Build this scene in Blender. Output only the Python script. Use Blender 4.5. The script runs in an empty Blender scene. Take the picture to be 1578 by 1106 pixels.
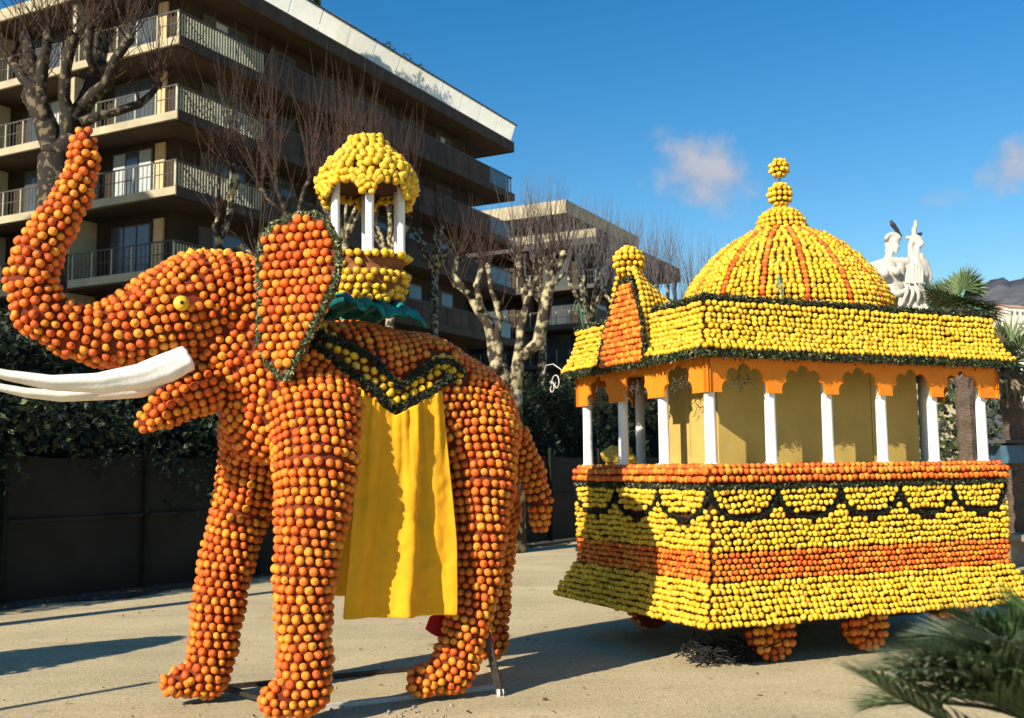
import bpy, bmesh, math, random
import numpy as np
from mathutils import Vector, Matrix, Euler

random.seed(7)
rng = np.random.default_rng(11)
R = math.radians
scn = bpy.context.scene
col = scn.collection

# ------------------------------------------------------------------ camera
F = 1640.0 / 1578.0
cam_d = bpy.data.cameras.new("camera")
cam_d.sensor_width = 36.0
cam_d.lens = 36.0 * F
cam_d.clip_end = 20000
cam_d.dof.use_dof = True
cam_d.dof.focus_distance = 8.2
cam_d.dof.aperture_fstop = 3.6
cam = bpy.data.objects.new("camera", cam_d)
CAM = Matrix.Translation((0, 0, 1.6)) @ Matrix.Rotation(R(90 + 5.72), 4, 'X') @ Matrix.Rotation(R(-0.63), 4, 'Z')
cam.matrix_world = CAM
col.objects.link(cam)
scn.camera = cam
RM = np.array(CAM.to_3x3())
C0 = np.array([0, 0, 1.6])

# ------------------------------------------------------------------ light
SUN_AZ = 41.0      # the light travels towards this many degrees right of straight ahead
SUN_EL = 29.0
world = bpy.data.worlds.new("World")
scn.world = world
world.use_nodes = True
wn = world.node_tree.nodes
wl = world.node_tree.links
wn.clear()
w_out = wn.new('ShaderNodeOutputWorld')
w_bg = wn.new('ShaderNodeBackground')
w_bg.inputs['Strength'].default_value = 0.05
sky = wn.new('ShaderNodeTexSky')
sky.sky_type = 'NISHITA'
sky.sun_disc = False
sky.sun_elevation = R(SUN_EL)
sky.sun_rotation = R(180 + SUN_AZ)
sky.air_density = 1.15
sky.dust_density = 0.35
sky.ozone_density = 2.5
hsv = wn.new('ShaderNodeHueSaturation')
hsv.inputs['Saturation'].default_value = 1.45
hsv.inputs['Value'].default_value = 1.72
wl.new(sky.outputs[0], hsv.inputs['Color'])
geo = wn.new('ShaderNodeTexCoord')
prev = hsv.outputs[0]


def ray(px, py):
    d = RM @ np.array([(px - 789.0) / 1640.0, -(py - 553.0) / 1640.0, -1.0])
    return d


def cloud(px, py, rx, ry, tilt, seed, dens):
    """a small cumulus at a fixed direction of the sky"""
    global prev
    c = ray(px, py)
    c = c / np.linalg.norm(c)
    right = np.cross(c, [0, 0, 1.0]); right /= np.linalg.norm(right)
    up = np.cross(right, c)
    ct, st = math.cos(tilt), math.sin(tilt)
    r2 = ct * right + st * up
    u2 = -st * right + ct * up
    nz = wn.new('ShaderNodeTexNoise')
    nz.inputs['Scale'].default_value = 30.0
    nz.inputs['Detail'].default_value = 7.0
    nz.inputs['Roughness'].default_value = 0.62
    mp = wn.new('ShaderNodeMapping')
    mp.inputs['Location'].default_value = (seed, seed * 0.7, 0)
    wl.new(geo.outputs['Generated'], mp.inputs[0])
    wl.new(mp.outputs[0], nz.inputs['Vector'])
    def dot(v, s):
        n = wn.new('ShaderNodeVectorMath'); n.operation = 'DOT_PRODUCT'
        wl.new(geo.outputs['Generated'], n.inputs[0]); n.inputs[1].default_value = tuple(v)
        m = wn.new('ShaderNodeMath'); m.operation = 'MULTIPLY'
        wl.new(n.outputs['Value'], m.inputs[0]); m.inputs[1].default_value = 1640.0 / s
        p = wn.new('ShaderNodeMath'); p.operation = 'POWER'
        a = wn.new('ShaderNodeMath'); a.operation = 'ABSOLUTE'
        wl.new(m.outputs[0], a.inputs[0]); wl.new(a.outputs[0], p.inputs[0]); p.inputs[1].default_value = 2
        return p.outputs[0]
    ad = wn.new('ShaderNodeMath'); ad.operation = 'ADD'
    wl.new(dot(r2, rx), ad.inputs[0]); wl.new(dot(u2, ry), ad.inputs[1])
    fw = wn.new('ShaderNodeVectorMath'); fw.operation = 'DOT_PRODUCT'
    wl.new(geo.outputs['Generated'], fw.inputs[0]); fw.inputs[1].default_value = tuple(c)
    gt = wn.new('ShaderNodeMath'); gt.operation = 'GREATER_THAN'; gt.inputs[1].default_value = 0.5
    wl.new(fw.outputs['Value'], gt.inputs[0])
    nm = wn.new('ShaderNodeMath'); nm.operation = 'MULTIPLY_ADD'
    wl.new(nz.outputs[0], nm.inputs[0]); nm.inputs[1].default_value = 3.0
    nm.inputs[2].default_value = -0.62
    sb = wn.new('ShaderNodeMath'); sb.operation = 'SUBTRACT'
    wl.new(nm.outputs[0], sb.inputs[0]); wl.new(ad.outputs[0], sb.inputs[1])
    mr = wn.new('ShaderNodeMapRange'); mr.interpolation_type = 'SMOOTHSTEP'
    mr.inputs['From Min'].default_value = -0.3; mr.inputs['From Max'].default_value = 1.3
    mr.inputs['To Max'].default_value = dens
    wl.new(sb.outputs[0], mr.inputs['Value'])
    mm = wn.new('ShaderNodeMath'); mm.operation = 'MULTIPLY'
    wl.new(mr.outputs[0], mm.inputs[0]); wl.new(gt.outputs[0], mm.inputs[1])
    n2 = wn.new('ShaderNodeTexNoise'); n2.inputs['Scale'].default_value = 30
    n2.inputs['Detail'].default_value = 5
    wl.new(mp.outputs[0], n2.inputs['Vector'])
    cr = wn.new('ShaderNodeValToRGB')
    cr.color_ramp.elements[0].position = 0.35; cr.color_ramp.elements[0].color = (4.6, 5.4, 6.9, 1)
    cr.color_ramp.elements[1].position = 0.7; cr.color_ramp.elements[1].color = (7.4, 7.1, 7.6, 1)
    wl.new(n2.outputs[0], cr.inputs[0])
    mx = wn.new('ShaderNodeMixRGB')
    wl.new(mm.outputs[0], mx.inputs[0]); wl.new(prev, mx.inputs[1]); wl.new(cr.outputs[0], mx.inputs[2])
    prev = mx.outputs[0]


cloud(1084, 264, 96, 62, -0.35, 3.3, 0.85)
cloud(1580, 245, 72, 40, 0.45, 8.1, 0.85)
cloud(1450, 305, 40, 16, 0.0, 5.1, 0.22)
wl.new(prev, w_bg.inputs['Color'])
wl.new(w_bg.outputs[0], w_out.inputs[0])

sun_d = bpy.data.lights.new("sun", 'SUN')
sun_d.energy = 5.0
sun_d.angle = R(0.53)
sun_d.color = (1.0, 0.91, 0.76)
sun = bpy.data.objects.new("sun", sun_d)
sd = Vector((math.sin(R(SUN_AZ)) * math.cos(R(SUN_EL)), math.cos(R(SUN_AZ)) * math.cos(R(SUN_EL)), -math.sin(R(SUN_EL))))
sun.rotation_euler = sd.to_track_quat('-Z', 'Y').to_euler()
col.objects.link(sun)
scn.view_settings.view_transform = 'Standard'
scn.view_settings.look = 'None'
scn.view_settings.exposure = 0.68
scn.view_settings.gamma = 1.0
scn.view_settings.use_curve_mapping = False
scn.cycles.max_bounces = 6
scn.cycles.diffuse_bounces = 1

# ------------------------------------------------------------------ helpers


def on_ground(px, py, z=0.0):
    d = ray(px, py)
    t = (z - 1.6) / d[2]
    return C0 + d * t


def at_depth(px, py, depth):
    d = ray(px, py)
    return C0 + d * (depth / d[1])


def in_plane(px, py, o, n):
    d = ray(px, py)
    t = np.dot(np.asarray(o, float) - C0, n) / np.dot(d, n)
    return C0 + d * t


def mat(name, color, rough=0.8, var=0.25, scale=6.0, bump=0.0, bscale=40.0, attr=None, spec=0.3,
        transl=0.0, metal=0.0, color2=None, stretch=None, sss=0.0, detail=4.0):
    m = bpy.data.materials.new(name)
    m.use_nodes = True
    nt = m.node_tree
    N, L = nt.nodes, nt.links
    b = N['Principled BSDF']
    b.inputs['Roughness'].default_value = rough
    b.inputs['Specular IOR Level'].default_value = spec
    b.inputs['Metallic'].default_value = metal
    if sss:
        b.inputs['Subsurface Weight'].default_value = sss
        b.inputs['Subsurface Radius'].default_value = (0.02, 0.008, 0.003)
    tc = N.new('ShaderNodeTexCoord')
    src = tc.outputs['Object']
    if stretch:
        mp = N.new('ShaderNodeMapping'); mp.inputs['Scale'].default_value = stretch
        L.new(src, mp.inputs[0]); src = mp.outputs[0]
    if attr:
        at = N.new('ShaderNodeAttribute'); at.attribute_name = attr
        base = at.outputs['Color']
    nz = N.new('ShaderNodeTexNoise'); nz.inputs['Scale'].default_value = scale; nz.inputs['Detail'].default_value = detail
    L.new(src, nz.inputs['Vector'])
    if var > 0:
        if attr or color2 is None:
            mr = N.new('ShaderNodeMapRange')
            mr.inputs['From Min'].default_value = 0.3; mr.inputs['From Max'].default_value = 0.7
            mr.inputs['To Min'].default_value = 1 - var; mr.inputs['To Max'].default_value = 1 + var
            L.new(nz.outputs[0], mr.inputs['Value'])
            vm = N.new('ShaderNodeVectorMath'); vm.operation = 'SCALE'
            if attr: L.new(base, vm.inputs[0])
            else: vm.inputs[0].default_value = color[:3]
            L.new(mr.outputs[0], vm.inputs['Scale'])
            cs = vm.outputs[0]
        else:
            mx = N.new('ShaderNodeValToRGB')
            mx.color_ramp.elements[0].position = 0.5 - 0.2; mx.color_ramp.elements[1].position = 0.5 + 0.2
            mx.color_ramp.elements[0].color = (*color, 1); mx.color_ramp.elements[1].color = (*color2, 1)
            L.new(nz.outputs[0], mx.inputs[0]); cs = mx.outputs[0]
        L.new(cs, b.inputs['Base Color'])
    else:
        if attr: L.new(base, b.inputs['Base Color']); cs = base
        else: b.inputs['Base Color'].default_value = (*color, 1); cs = None
    if bump > 0:
        nb = N.new('ShaderNodeTexNoise'); nb.inputs['Scale'].default_value = bscale; nb.inputs['Detail'].default_value = 5
        L.new(src, nb.inputs['Vector'])
        bp = N.new('ShaderNodeBump'); bp.inputs['Strength'].default_value = bump; bp.inputs['Distance'].default_value = 0.02
        L.new(nb.outputs[0], bp.inputs['Height']); L.new(bp.outputs[0], b.inputs['Normal'])
    if transl > 0:
        tr = N.new('ShaderNodeBsdfTranslucent')
        if cs: L.new(cs, tr.inputs[0])
        else: tr.inputs[0].default_value = (*color, 1)
        ms = N.new('ShaderNodeMixShader'); ms.inputs[0].default_value = transl
        L.new(b.outputs[0], ms.inputs[1]); L.new(tr.outputs[0], ms.inputs[2])
        L.new(ms.outputs[0], N['Material Output'].inputs[0])
    return m


M = {}
M['fruit'] = mat('fruit', (1, 1, 1), 0.46, 0.16, 22, 0.35, 300, attr='tint', spec=0.4)
M['leaf'] = mat('leaf', (1, 1, 1), 0.55, 0.2, 30, attr='tint', spec=0.35, transl=0.2)
M['under_orange'] = mat('under_orange', (0.17, 0.028, 0.006), 0.9, 0.4, 14)  # core seen between oranges; the shade of the gaps is in its colour
M['under_lemon'] = mat('under_lemon', (0.07, 0.022, 0.005), 0.9, 0.4, 14)  # core seen between lemons, coloured dark for the shade in the gaps
M['white_paint'] = mat('white_paint', (0.78, 0.77, 0.73), 0.6, 0.12, 9, 0.15, 60, stretch=(1, 1, .3))
M['orange_board'] = mat('orange_board', (0.76, 0.22, 0.012), 0.6, 0.08, 6)
M['yellow_board'] = mat('yellow_board', (0.47, 0.33, 0.09), 0.7, 0.10, 4, 0.1, 30)
M['tusk'] = mat('tusk', (0.80, 0.77, 0.70), 0.8, 0.07, 12, 0.12, 50)
M['ground'] = mat('ground', (0.235, 0.20, 0.148), 0.95, 0.0, 1)
M['drape'] = mat('drape', (0.82, 0.38, 0.010), 0.85, 0.08, 3, 0.3, 300, transl=0.03)
M['teal'] = mat('teal', (0.01, 0.22, 0.20), 0.6, 0.3, 12, transl=0.1)
M['red_cloth'] = mat('red_cloth', (0.55, 0.015, 0.02), 0.8, 0.1, 10)
M['steel'] = mat('steel', (0.05, 0.042, 0.035), 0.5, 0.3, 30, metal=0.5)
M['pale_steel'] = mat('pale_steel', (0.55, 0.52, 0.45), 0.5, 0.1, 30)
M['black'] = mat('black', (0.012, 0.012, 0.012), 0.8, 0.3, 20)
M['wicker'] = mat('wicker', (0.24, 0.09, 0.03), 0.85, 0.45, 40, 0.5, 60, stretch=(1, 1, 4))
M['gold'] = mat('gold', (0.55, 0.36, 0.05), 0.5, 0.35, 9, 0.4, 12)
M['concrete'] = mat('concrete', (0.40, 0.34, 0.22), 0.85, 0.16, 1.3, 0.1, 8)
M['grey_slab'] = mat('grey_slab', (0.075, 0.068, 0.062), 0.9, 0.2, 1)  # slabs of the lower building; the taller one's shade put in this grey
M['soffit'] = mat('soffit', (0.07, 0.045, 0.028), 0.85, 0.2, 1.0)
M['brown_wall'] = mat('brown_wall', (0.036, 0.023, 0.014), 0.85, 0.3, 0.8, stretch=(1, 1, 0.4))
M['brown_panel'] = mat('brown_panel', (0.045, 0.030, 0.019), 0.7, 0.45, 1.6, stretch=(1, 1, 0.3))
M['parapet'] = mat('parapet', (0.94, 0.93, 0.86), 0.6, 0.03, 2, transl=0.88)
M['bars'] = mat('bars', (0.42, 0.41, 0.28), 0.6, 0.1, 4)
M['rail'] = mat('rail', (0.07, 0.06, 0.045), 0.6, 0.1, 4)
M['curtain'] = mat('curtain', (0.40, 0.43, 0.42), 0.8, 0.2, 3, stretch=(6, 6, 0.3))
M['shutter'] = mat('shutter', (0.62, 0.42, 0.22), 0.8, 0.1, 3)
M['glass'] = mat('glass', (0.06, 0.075, 0.085), 0.12, 0.3, 1, spec=0.6)
M['awning'] = mat('awning', (0.72, 0.58, 0.36), 0.8, 0.1, 2, transl=0.2)
M['bark'] = mat('bark', (0.035, 0.026, 0.018), 0.9, 0.3, 5.5, 0.7, 26, color2=(0.40, 0.34, 0.20), detail=9)
M['bark_dark'] = mat('bark_dark', (0.022, 0.017, 0.012), 0.9, 0.3, 9, 0.6, 30, color2=(0.13, 0.10, 0.06), detail=6)  # silhouette shade and lit bits put in the bark colour
for k_ in ('bark', 'bark_dark'):
    for n_ in M[k_].node_tree.nodes:
        if n_.type == 'VALTORGB': n_.color_ramp.elements[0].position = 0.48 if k_ == 'bark' else .54; n_.color_ramp.elements[1].position = 0.60
M['twig'] = mat('twig', (0.042, 0.023, 0.015), 0.85, 0.3, 6)
M['twig_grey'] = mat('twig_grey', (0.11, 0.10, 0.10), 0.85, 0.3, 6)
M['canvas'] = mat('canvas', (0.017, 0.015, 0.010), 0.8, 0.3, 1.5, 0.1, 10)
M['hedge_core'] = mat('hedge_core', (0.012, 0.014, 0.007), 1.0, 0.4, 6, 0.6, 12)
M['frond_green'] = mat('frond_green', (0.07, 0.09, 0.045), 0.7, 0.2, 9)
M['soil'] = mat('soil', (0.06, 0.05, 0.035), 1.0, 0.5, 3, 0.5, 12)
M['marble'] = mat('marble', (0.50, 0.47, 0.405), 0.6, 0.08, 4, 0.15, 9)
M['pigeon'] = mat('pigeon', (0.03, 0.025, 0.03), 0.6, 0.2, 40)
M['palm_trunk'] = mat('palm_trunk', (0.10, 0.07, 0.05), 0.95, 0.4, 18, 0.7, 25, stretch=(1, 1, 2.5))
M['hill'] = mat('hill', (0.055, 0.060, 0.075), 1.0, 0.6, 0.035, detail=12, color2=(0.12, 0.12, 0.13))
M['house'] = mat('house', (0.75, 0.70, 0.60), 0.8, 0.08, 0.5)
M['roof_tile'] = mat('roof_tile', (0.50, 0.30, 0.20), 0.9, 0.2, 1)
M['stone'] = mat('stone', (0.28, 0.24, 0.18), 0.9, 0.3, 5, 0.3, 25)
M['wire_green'] = mat('wire_green', (0.10, 0.24, 0.17), 0.5, 0.1, 20)
M['blue_paint'] = mat('blue_paint', (0.05, 0.10, 0.14), 0.5, 0.5, 3)
M['eye_yellow'] = mat('eye_yellow', (0.72, 0.44, 0.04), 0.5, 0.05, 9)

# ground: tarmac with sand, stains and small stones
g = M['ground'].node_tree
N, L = g.nodes, g.links
b = N['Principled BSDF']
tc = N.new('ShaderNodeTexCoord')


def nz_(scale, detail=5, rough=0.6):
    n = N.new('ShaderNodeTexNoise'); n.inputs['Scale'].default_value = scale
    n.inputs['Detail'].default_value = detail; n.inputs['Roughness'].default_value = rough
    L.new(tc.outputs['Object'], n.inputs['Vector']); return n


def ramp_(src, p0, c0, p1, c1):
    r = N.new('ShaderNodeValToRGB')
    r.color_ramp.elements[0].position = p0; r.color_ramp.elements[0].color = (*c0, 1)
    r.color_ramp.elements[1].position = p1; r.color_ramp.elements[1].color = (*c1, 1)
    L.new(src, r.inputs[0]); return r.outputs[0]


base = ramp_(nz_(0.55, 6).outputs[0], 0.3, (0.47, 0.385, 0.23), 0.72, (0.66, 0.54, 0.325))
fine = ramp_(nz_(28, 6, 0.7).outputs[0], 0.25, (0.62, 0.62, 0.62), 0.75, (1.3, 1.28, 1.22))
mul = N.new('ShaderNodeMixRGB'); mul.blend_type = 'MULTIPLY'; mul.inputs[0].default_value = 1
L.new(base, mul.inputs[1]); L.new(fine, mul.inputs[2])
spots = ramp_(nz_(3.1, 3).outputs[0], 0.62, (1, 1, 1), 0.74, (0.62, 0.58, 0.5))
mul2 = N.new('ShaderNodeMixRGB'); mul2.blend_type = 'MULTIPLY'; mul2.inputs[0].default_value = 0.8
L.new(mul.outputs[0], mul2.inputs[1]); L.new(spots, mul2.inputs[2])
vor = N.new('ShaderNodeTexVoronoi'); vor.inputs['Scale'].default_value = 5.5
L.new(tc.outputs['Object'], vor.inputs['Vector'])
dots = ramp_(vor.outputs['Distance'], 0.03, (0.35, 0.3, 0.25), 0.06, (1, 1, 1))
mul3 = N.new('ShaderNodeMixRGB'); mul3.blend_type = 'MULTIPLY'; mul3.inputs[0].default_value = 0.8
L.new(mul2.outputs[0], mul3.inputs[1]); L.new(dots, mul3.inputs[2])
# faint tyre tracks and worn streaks running past the float
mpg = N.new('ShaderNodeMapping'); mpg.inputs['Rotation'].default_value = (0, 0, R(-24)); mpg.inputs['Scale'].default_value = (0.45, 1.3, 1)
L.new(tc.outputs['Object'], mpg.inputs[0])
ns = N.new('ShaderNodeTexNoise'); ns.inputs['Scale'].default_value = 1.3; ns.inputs['Detail'].default_value = 7; ns.inputs['Roughness'].default_value = .65
L.new(mpg.outputs[0], ns.inputs['Vector'])
streak = ramp_(ns.outputs[0], 0.38, (.74, .72, .68), 0.55, (1.04, 1.04, 1.03))
mul4 = N.new('ShaderNodeMixRGB'); mul4.blend_type = 'MULTIPLY'; mul4.inputs[0].default_value = 0.45
L.new(mul3.outputs[0], mul4.inputs[1]); L.new(streak, mul4.inputs[2])
L.new(mul4.outputs[0], b.inputs['Base Color'])
bp = N.new('ShaderNodeBump'); bp.inputs['Strength'].default_value = 0.55; bp.inputs['Distance'].default_value = 0.03
L.new(nz_(45, 8, 0.75).outputs[0], bp.inputs['Height']); L.new(bp.outputs[0], b.inputs['Normal'])


def tag(o, label=None, cat=None, group=None, kind=None):
    if label: o['label'] = label
    if cat: o['category'] = cat
    if group: o['group'] = group
    if kind: o['kind'] = kind
    return o


def empty(name, loc, label=None, cat=None, group=None, kind=None):
    o = bpy.data.objects.new(name, None)
    o.empty_display_size = 0.2
    o.location = tuple(float(x) for x in loc)
    col.objects.link(o)
    return tag(o, label, cat, group, kind)


ROOT = {}


def origin_of(p):
    o = np.zeros(3)
    while p is not None:
        o = o + np.array(p.location)
        p = p.parent
    return o


def mesh_obj(name, verts, faces, m, parent=None, smooth=False, tint=None, loc=None):
    """verts are given in world coordinates; the object's frame is that of its parent (or loc)"""
    v = np.asarray(verts, dtype=np.float64).reshape(-1, 3)
    off = origin_of(parent) if parent is not None else (np.zeros(3) if loc is None else np.asarray(loc, float))
    me = bpy.data.meshes.new(name)
    v = v - off
    if isinstance(faces, np.ndarray):
        n, k = faces.shape
        me.vertices.add(len(v)); me.vertices.foreach_set('co', v.astype(np.float32).ravel())
        me.loops.add(n * k); me.loops.foreach_set('vertex_index', faces.astype(np.int32).ravel())
        me.polygons.add(n)
        me.polygons.foreach_set('loop_start', np.arange(0, n * k, k, dtype=np.int32))
        me.update(calc_edges=True)
    else:
        me.from_pydata([tuple(x) for x in v], [], [tuple(f) for f in faces])
    if smooth:
        me.polygons.foreach_set('use_smooth', np.ones(len(me.polygons), dtype=bool))
    if tint is not None:
        a = me.attributes.new('tint', 'FLOAT_COLOR', 'POINT')
        t = np.ones((len(v), 4), dtype=np.float32); t[:, :3] = tint
        a.data.foreach_set('color', t.ravel())
    me.materials.append(M[m] if isinstance(m, str) else m)
    me.validate()
    o = bpy.data.objects.new(name, me)
    if parent is not None: o.parent = parent
    else: o.location = tuple(off)
    col.objects.link(o)
    return o


class MB:
    def __init__(s): s.v = []; s.f = []

    def add(s, v, f):
        n = len(s.v)
        s.v += [tuple(map(float, x)) for x in v]; s.f += [tuple(i + n for i in q) for q in f]
        return s

    def box(s, c, ax, ay, az, sx, sy, sz):
        """centre, three axes, full sizes"""
        c = np.asarray(c, float); ax = np.asarray(ax, float) * sx / 2; ay = np.asarray(ay, float) * sy / 2; az = np.asarray(az, float) * sz / 2
        v = [c + i * ax + j * ay + k * az for i in (-1, 1) for j in (-1, 1) for k in (-1, 1)]
        return s.add(v, [(0, 1, 3, 2), (4, 6, 7, 5), (0, 4, 5, 1), (2, 3, 7, 6), (0, 2, 6, 4), (1, 5, 7, 3)])

    def tube(s, pts, rad, n=8, cap=True, wob=0.0):
        P = [np.asarray(p, float) for p in pts]
        if not hasattr(rad, '__len__'): rad = [rad] * len(P)
        T = []
        for i in range(len(P)):
            t = P[min(i + 1, len(P) - 1)] - P[max(i - 1, 0)]
            T.append(t / (np.linalg.norm(t) + 1e-9))
        ref = np.array([0, 0, 1.0]) if abs(T[0][2]) < 0.9 else np.array([1.0, 0, 0])
        a = np.cross(T[0], ref); a /= np.linalg.norm(a)
        rings = []
        for i, p in enumerate(P):
            a = a - np.dot(a, T[i]) * T[i]; a /= (np.linalg.norm(a) + 1e-9)
            bb = np.cross(T[i], a)
            ring = []
            for k in range(n):
                w = 2 * math.pi * k / n
                r = rad[i] * (1 + (wob * (random.random() - 0.5) if wob else 0))
                ring.append(p + r * (math.cos(w) * a + math.sin(w) * bb))
            rings.append(ring)
        v = [x for r_ in rings for x in r_]
        f = []
        for i in range(len(P) - 1):
            for k in range(n):
                f.append((i * n + k, i * n + (k + 1) % n, (i + 1) * n + (k + 1) % n, (i + 1) * n + k))
        if cap:
            f.append(tuple(reversed(range(n)))); f.append(tuple((len(P) - 1) * n + k for k in range(n)))
        return s.add(v, f)

    def lathe(s, c, prof, n=24, az=(0, 0, 1), ax=(1, 0, 0), cap=True):
        """prof: list of (radius, height)"""
        c = np.asarray(c, float); az = np.asarray(az, float); ax = np.asarray(ax, float); ay = np.cross(az, ax)
        v = []
        for r, z in prof:
            for k in range(n):
                w = 2 * math.pi * k / n
                v.append(c + az * z + r * (math.cos(w) * ax + math.sin(w) * ay))
        f = []
        for i in range(len(prof) - 1):
            for k in range(n):
                f.append((i * n + k, i * n + (k + 1) % n, (i + 1) * n + (k + 1) % n, (i + 1) * n + k))
        if cap:
            f.append(tuple(reversed(range(n)))); f.append(tuple((len(prof) - 1) * n + k for k in range(n)))
        return s.add(v, f)

    def ball(s, c, r, n=12, m=8, sq=(1, 1, 1)):
        c = np.asarray(c, float); sq = np.asarray(sq, float)
        v = [c + sq * np.array([0, 0, -r])]
        for i in range(1, m):
            p = -math.pi / 2 + math.pi * i / m
            for k in range(n):
                w = 2 * math.pi * k / n
                v.append(c + sq * r * np.array([math.cos(p) * math.cos(w), math.cos(p) * math.sin(w), math.sin(p)]))
        v.append(c + sq * np.array([0, 0, r]))
        f = [(0, 1 + (k + 1) % n, 1 + k) for k in range(n)]
        for i in range(m - 2):
            for k in range(n):
                a0 = 1 + i * n
                f.append((a0 + k, a0 + (k + 1) % n, a0 + n + (k + 1) % n, a0 + n + k))
        e = len(v) - 1
        f += [(e, 1 + (m - 2) * n + k, 1 + (m - 2) * n + (k + 1) % n) for k in range(n)]
        return s.add(v, f)

    def prism(s, outline, n, th):
        """outline (list of 3D points in a plane), extruded by th along n"""
        n = np.asarray(n, float) * th
        O = [np.asarray(p, float) for p in outline]; k = len(O)
        v = O + [p + n for p in O]
        f = [tuple(range(k)), tuple(reversed(range(k, 2 * k)))] + [(i, k + i, k + (i + 1) % k, (i + 1) % k) for i in range(k)]
        return s.add(v, f)

    def build(s, name, m, parent=None, smooth=False, loc=None):
        return mesh_obj(name, s.v, s.f, m, parent, smooth, loc=loc)


def norm(v):
    v = np.asarray(v, float)
    return v / (np.linalg.norm(v, axis=-1, keepdims=True) + 1e-12)


# ------------------------------------------------------------------ fruit
def ico(level):
    bm = bmesh.new()
    bmesh.ops.create_icosphere(bm, subdivisions=level, radius=1.0)
    v = np.array([x.co[:] for x in bm.verts]); f = np.array([[q.index for q in p.verts] for p in bm.faces])
    bm.free()
    return v, f


IV, IF = ico(2)


def template(kind):
    v = IV.copy(); c = np.ones((len(v), 3))
    top = v[:, 2] > 0.98; bot = v[:, 2] < -0.98
    if kind == 'orange':
        v[:, 2] *= 0.94
        v[top] *= 0.86
        c[top] = (0.30, 0.42, 0.8)
    else:
        v[:, 2] *= 1.16
        v[top] *= 1.26; v[bot] *= 1.12
        c[top] = (0.80, 0.78, 0.9)
    return v, c


TV = {k: template(k) for k in ('orange', 'lemon')}
PAL = {'orange': np.array([[.80, .19, .013], [.82, .23, .016], [.74, .13, .010], [.85, .29, .021], [.69, .105, .009], [.80, .18, .013]]),
       'lemon': np.array([[.82, .49, .020], [.84, .53, .03], [.78, .42, .015], [.82, .50, .05], [.72, .39, .02], [.84, .52, .03]])}


def fruit_tints(kind, n):
    p = PAL[kind][rng.integers(0, 6, n)]
    return np.clip(p * rng.uniform(0.88, 1.1, (n, 1)), 0, 0.95)


VAR = {}


def variants(kind):
    if kind not in VAR:
        L_ = []
        v, c = TV[kind]
        for t in fruit_tints(kind, 14):
            me_o = mesh_obj(kind, v, IF.copy(), 'fruit', None, True, tint=c * t)
            me = me_o.data
            bpy.data.objects.remove(me_o)
            L_.append(me)
        VAR[kind] = L_
    return VAR[kind]


def frames(axis):
    """rotation matrices whose z is axis, with a random spin"""
    z = norm(axis)
    ref = norm(rng.normal(size=z.shape))
    x = norm(np.cross(ref, z)); y = np.cross(z, x)
    return np.stack([x, y, z], axis=-1)


class Cover:
    """all the fruit of one thing: the 300 of each kind that show largest become objects, the rest one mesh"""
    def __init__(s, root): s.root = root; s.items = []

    def add(s, part, pos, nrm, kind, r, tilt=0.7):
        pos = np.asarray(pos, float).reshape(-1, 3)
        if len(pos) == 0: return
        nrm = norm(np.asarray(nrm, float).reshape(-1, 3))
        r = np.broadcast_to(np.asarray(r, float), (len(pos),)) * rng.uniform(0.86, 1.10, len(pos))
        ax = norm(nrm + tilt * rng.normal(size=nrm.shape))
        s.items.append((part, pos, nrm, kind, r, ax))

    def finish(s, limit=300):
        for kind in ('orange', 'lemon'):
            it = [x for x in s.items if x[3] == kind]
            if not it: continue
            P = np.concatenate([x[1] for x in it]); Nn = np.concatenate([x[2] for x in it])
            rr = np.concatenate([x[4] for x in it]); ax = np.concatenate([x[5] for x in it])
            own = np.concatenate([[i] * len(x[1]) for i, x in enumerate(it)])
            to = C0 - P; dist = np.linalg.norm(to, axis=1)
            face = np.sum(norm(to) * Nn, axis=1)
            cm = (P - C0) @ RM
            u = -cm[:, 0] / cm[:, 2] * F; w = -cm[:, 1] / cm[:, 2] * F
            ok = (face > 0.25) & (np.abs(u) < 0.49) & (np.abs(w) < 0.34)
            score = np.where(ok, dist / rr, 1e9)
            order = np.argsort(score)
            k = limit if len(P) > limit else len(P)
            single = order[:k]
            mask = np.zeros(len(P), bool); mask[single] = True
            Fm = frames(ax)
            off = origin_of(s.root)
            for i in single:
                me = variants(kind)[int(rng.integers(0, 14))]
                o = bpy.data.objects.new(kind, me)
                part = it[own[i]][0]
                mm = np.eye(4); mm[:3, :3] = Fm[i] * rr[i]; mm[:3, 3] = P[i] - origin_of(part)
                o.parent = part
                o.matrix_basis = Matrix(mm.tolist())
                col.objects.link(o)
            rest = np.where(~mask)[0]
            if len(rest):
                tv, tcx = TV[kind]
                V = np.einsum('nij,kj->nki', Fm[rest] * rr[rest][:, None, None], tv) + P[rest][:, None, :]
                nv = len(tv)
                FF = (IF[None] + (np.arange(len(rest)) * nv)[:, None, None]).reshape(-1, 3)
                Ti = (fruit_tints(kind, len(rest))[:, None, :] * tcx[None]).reshape(-1, 3)
                o = mesh_obj(kind + '_covering', V.reshape(-1, 3), FF, 'fruit', s.root, True, tint=Ti)
                o['kind'] = 'stuff'


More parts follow.
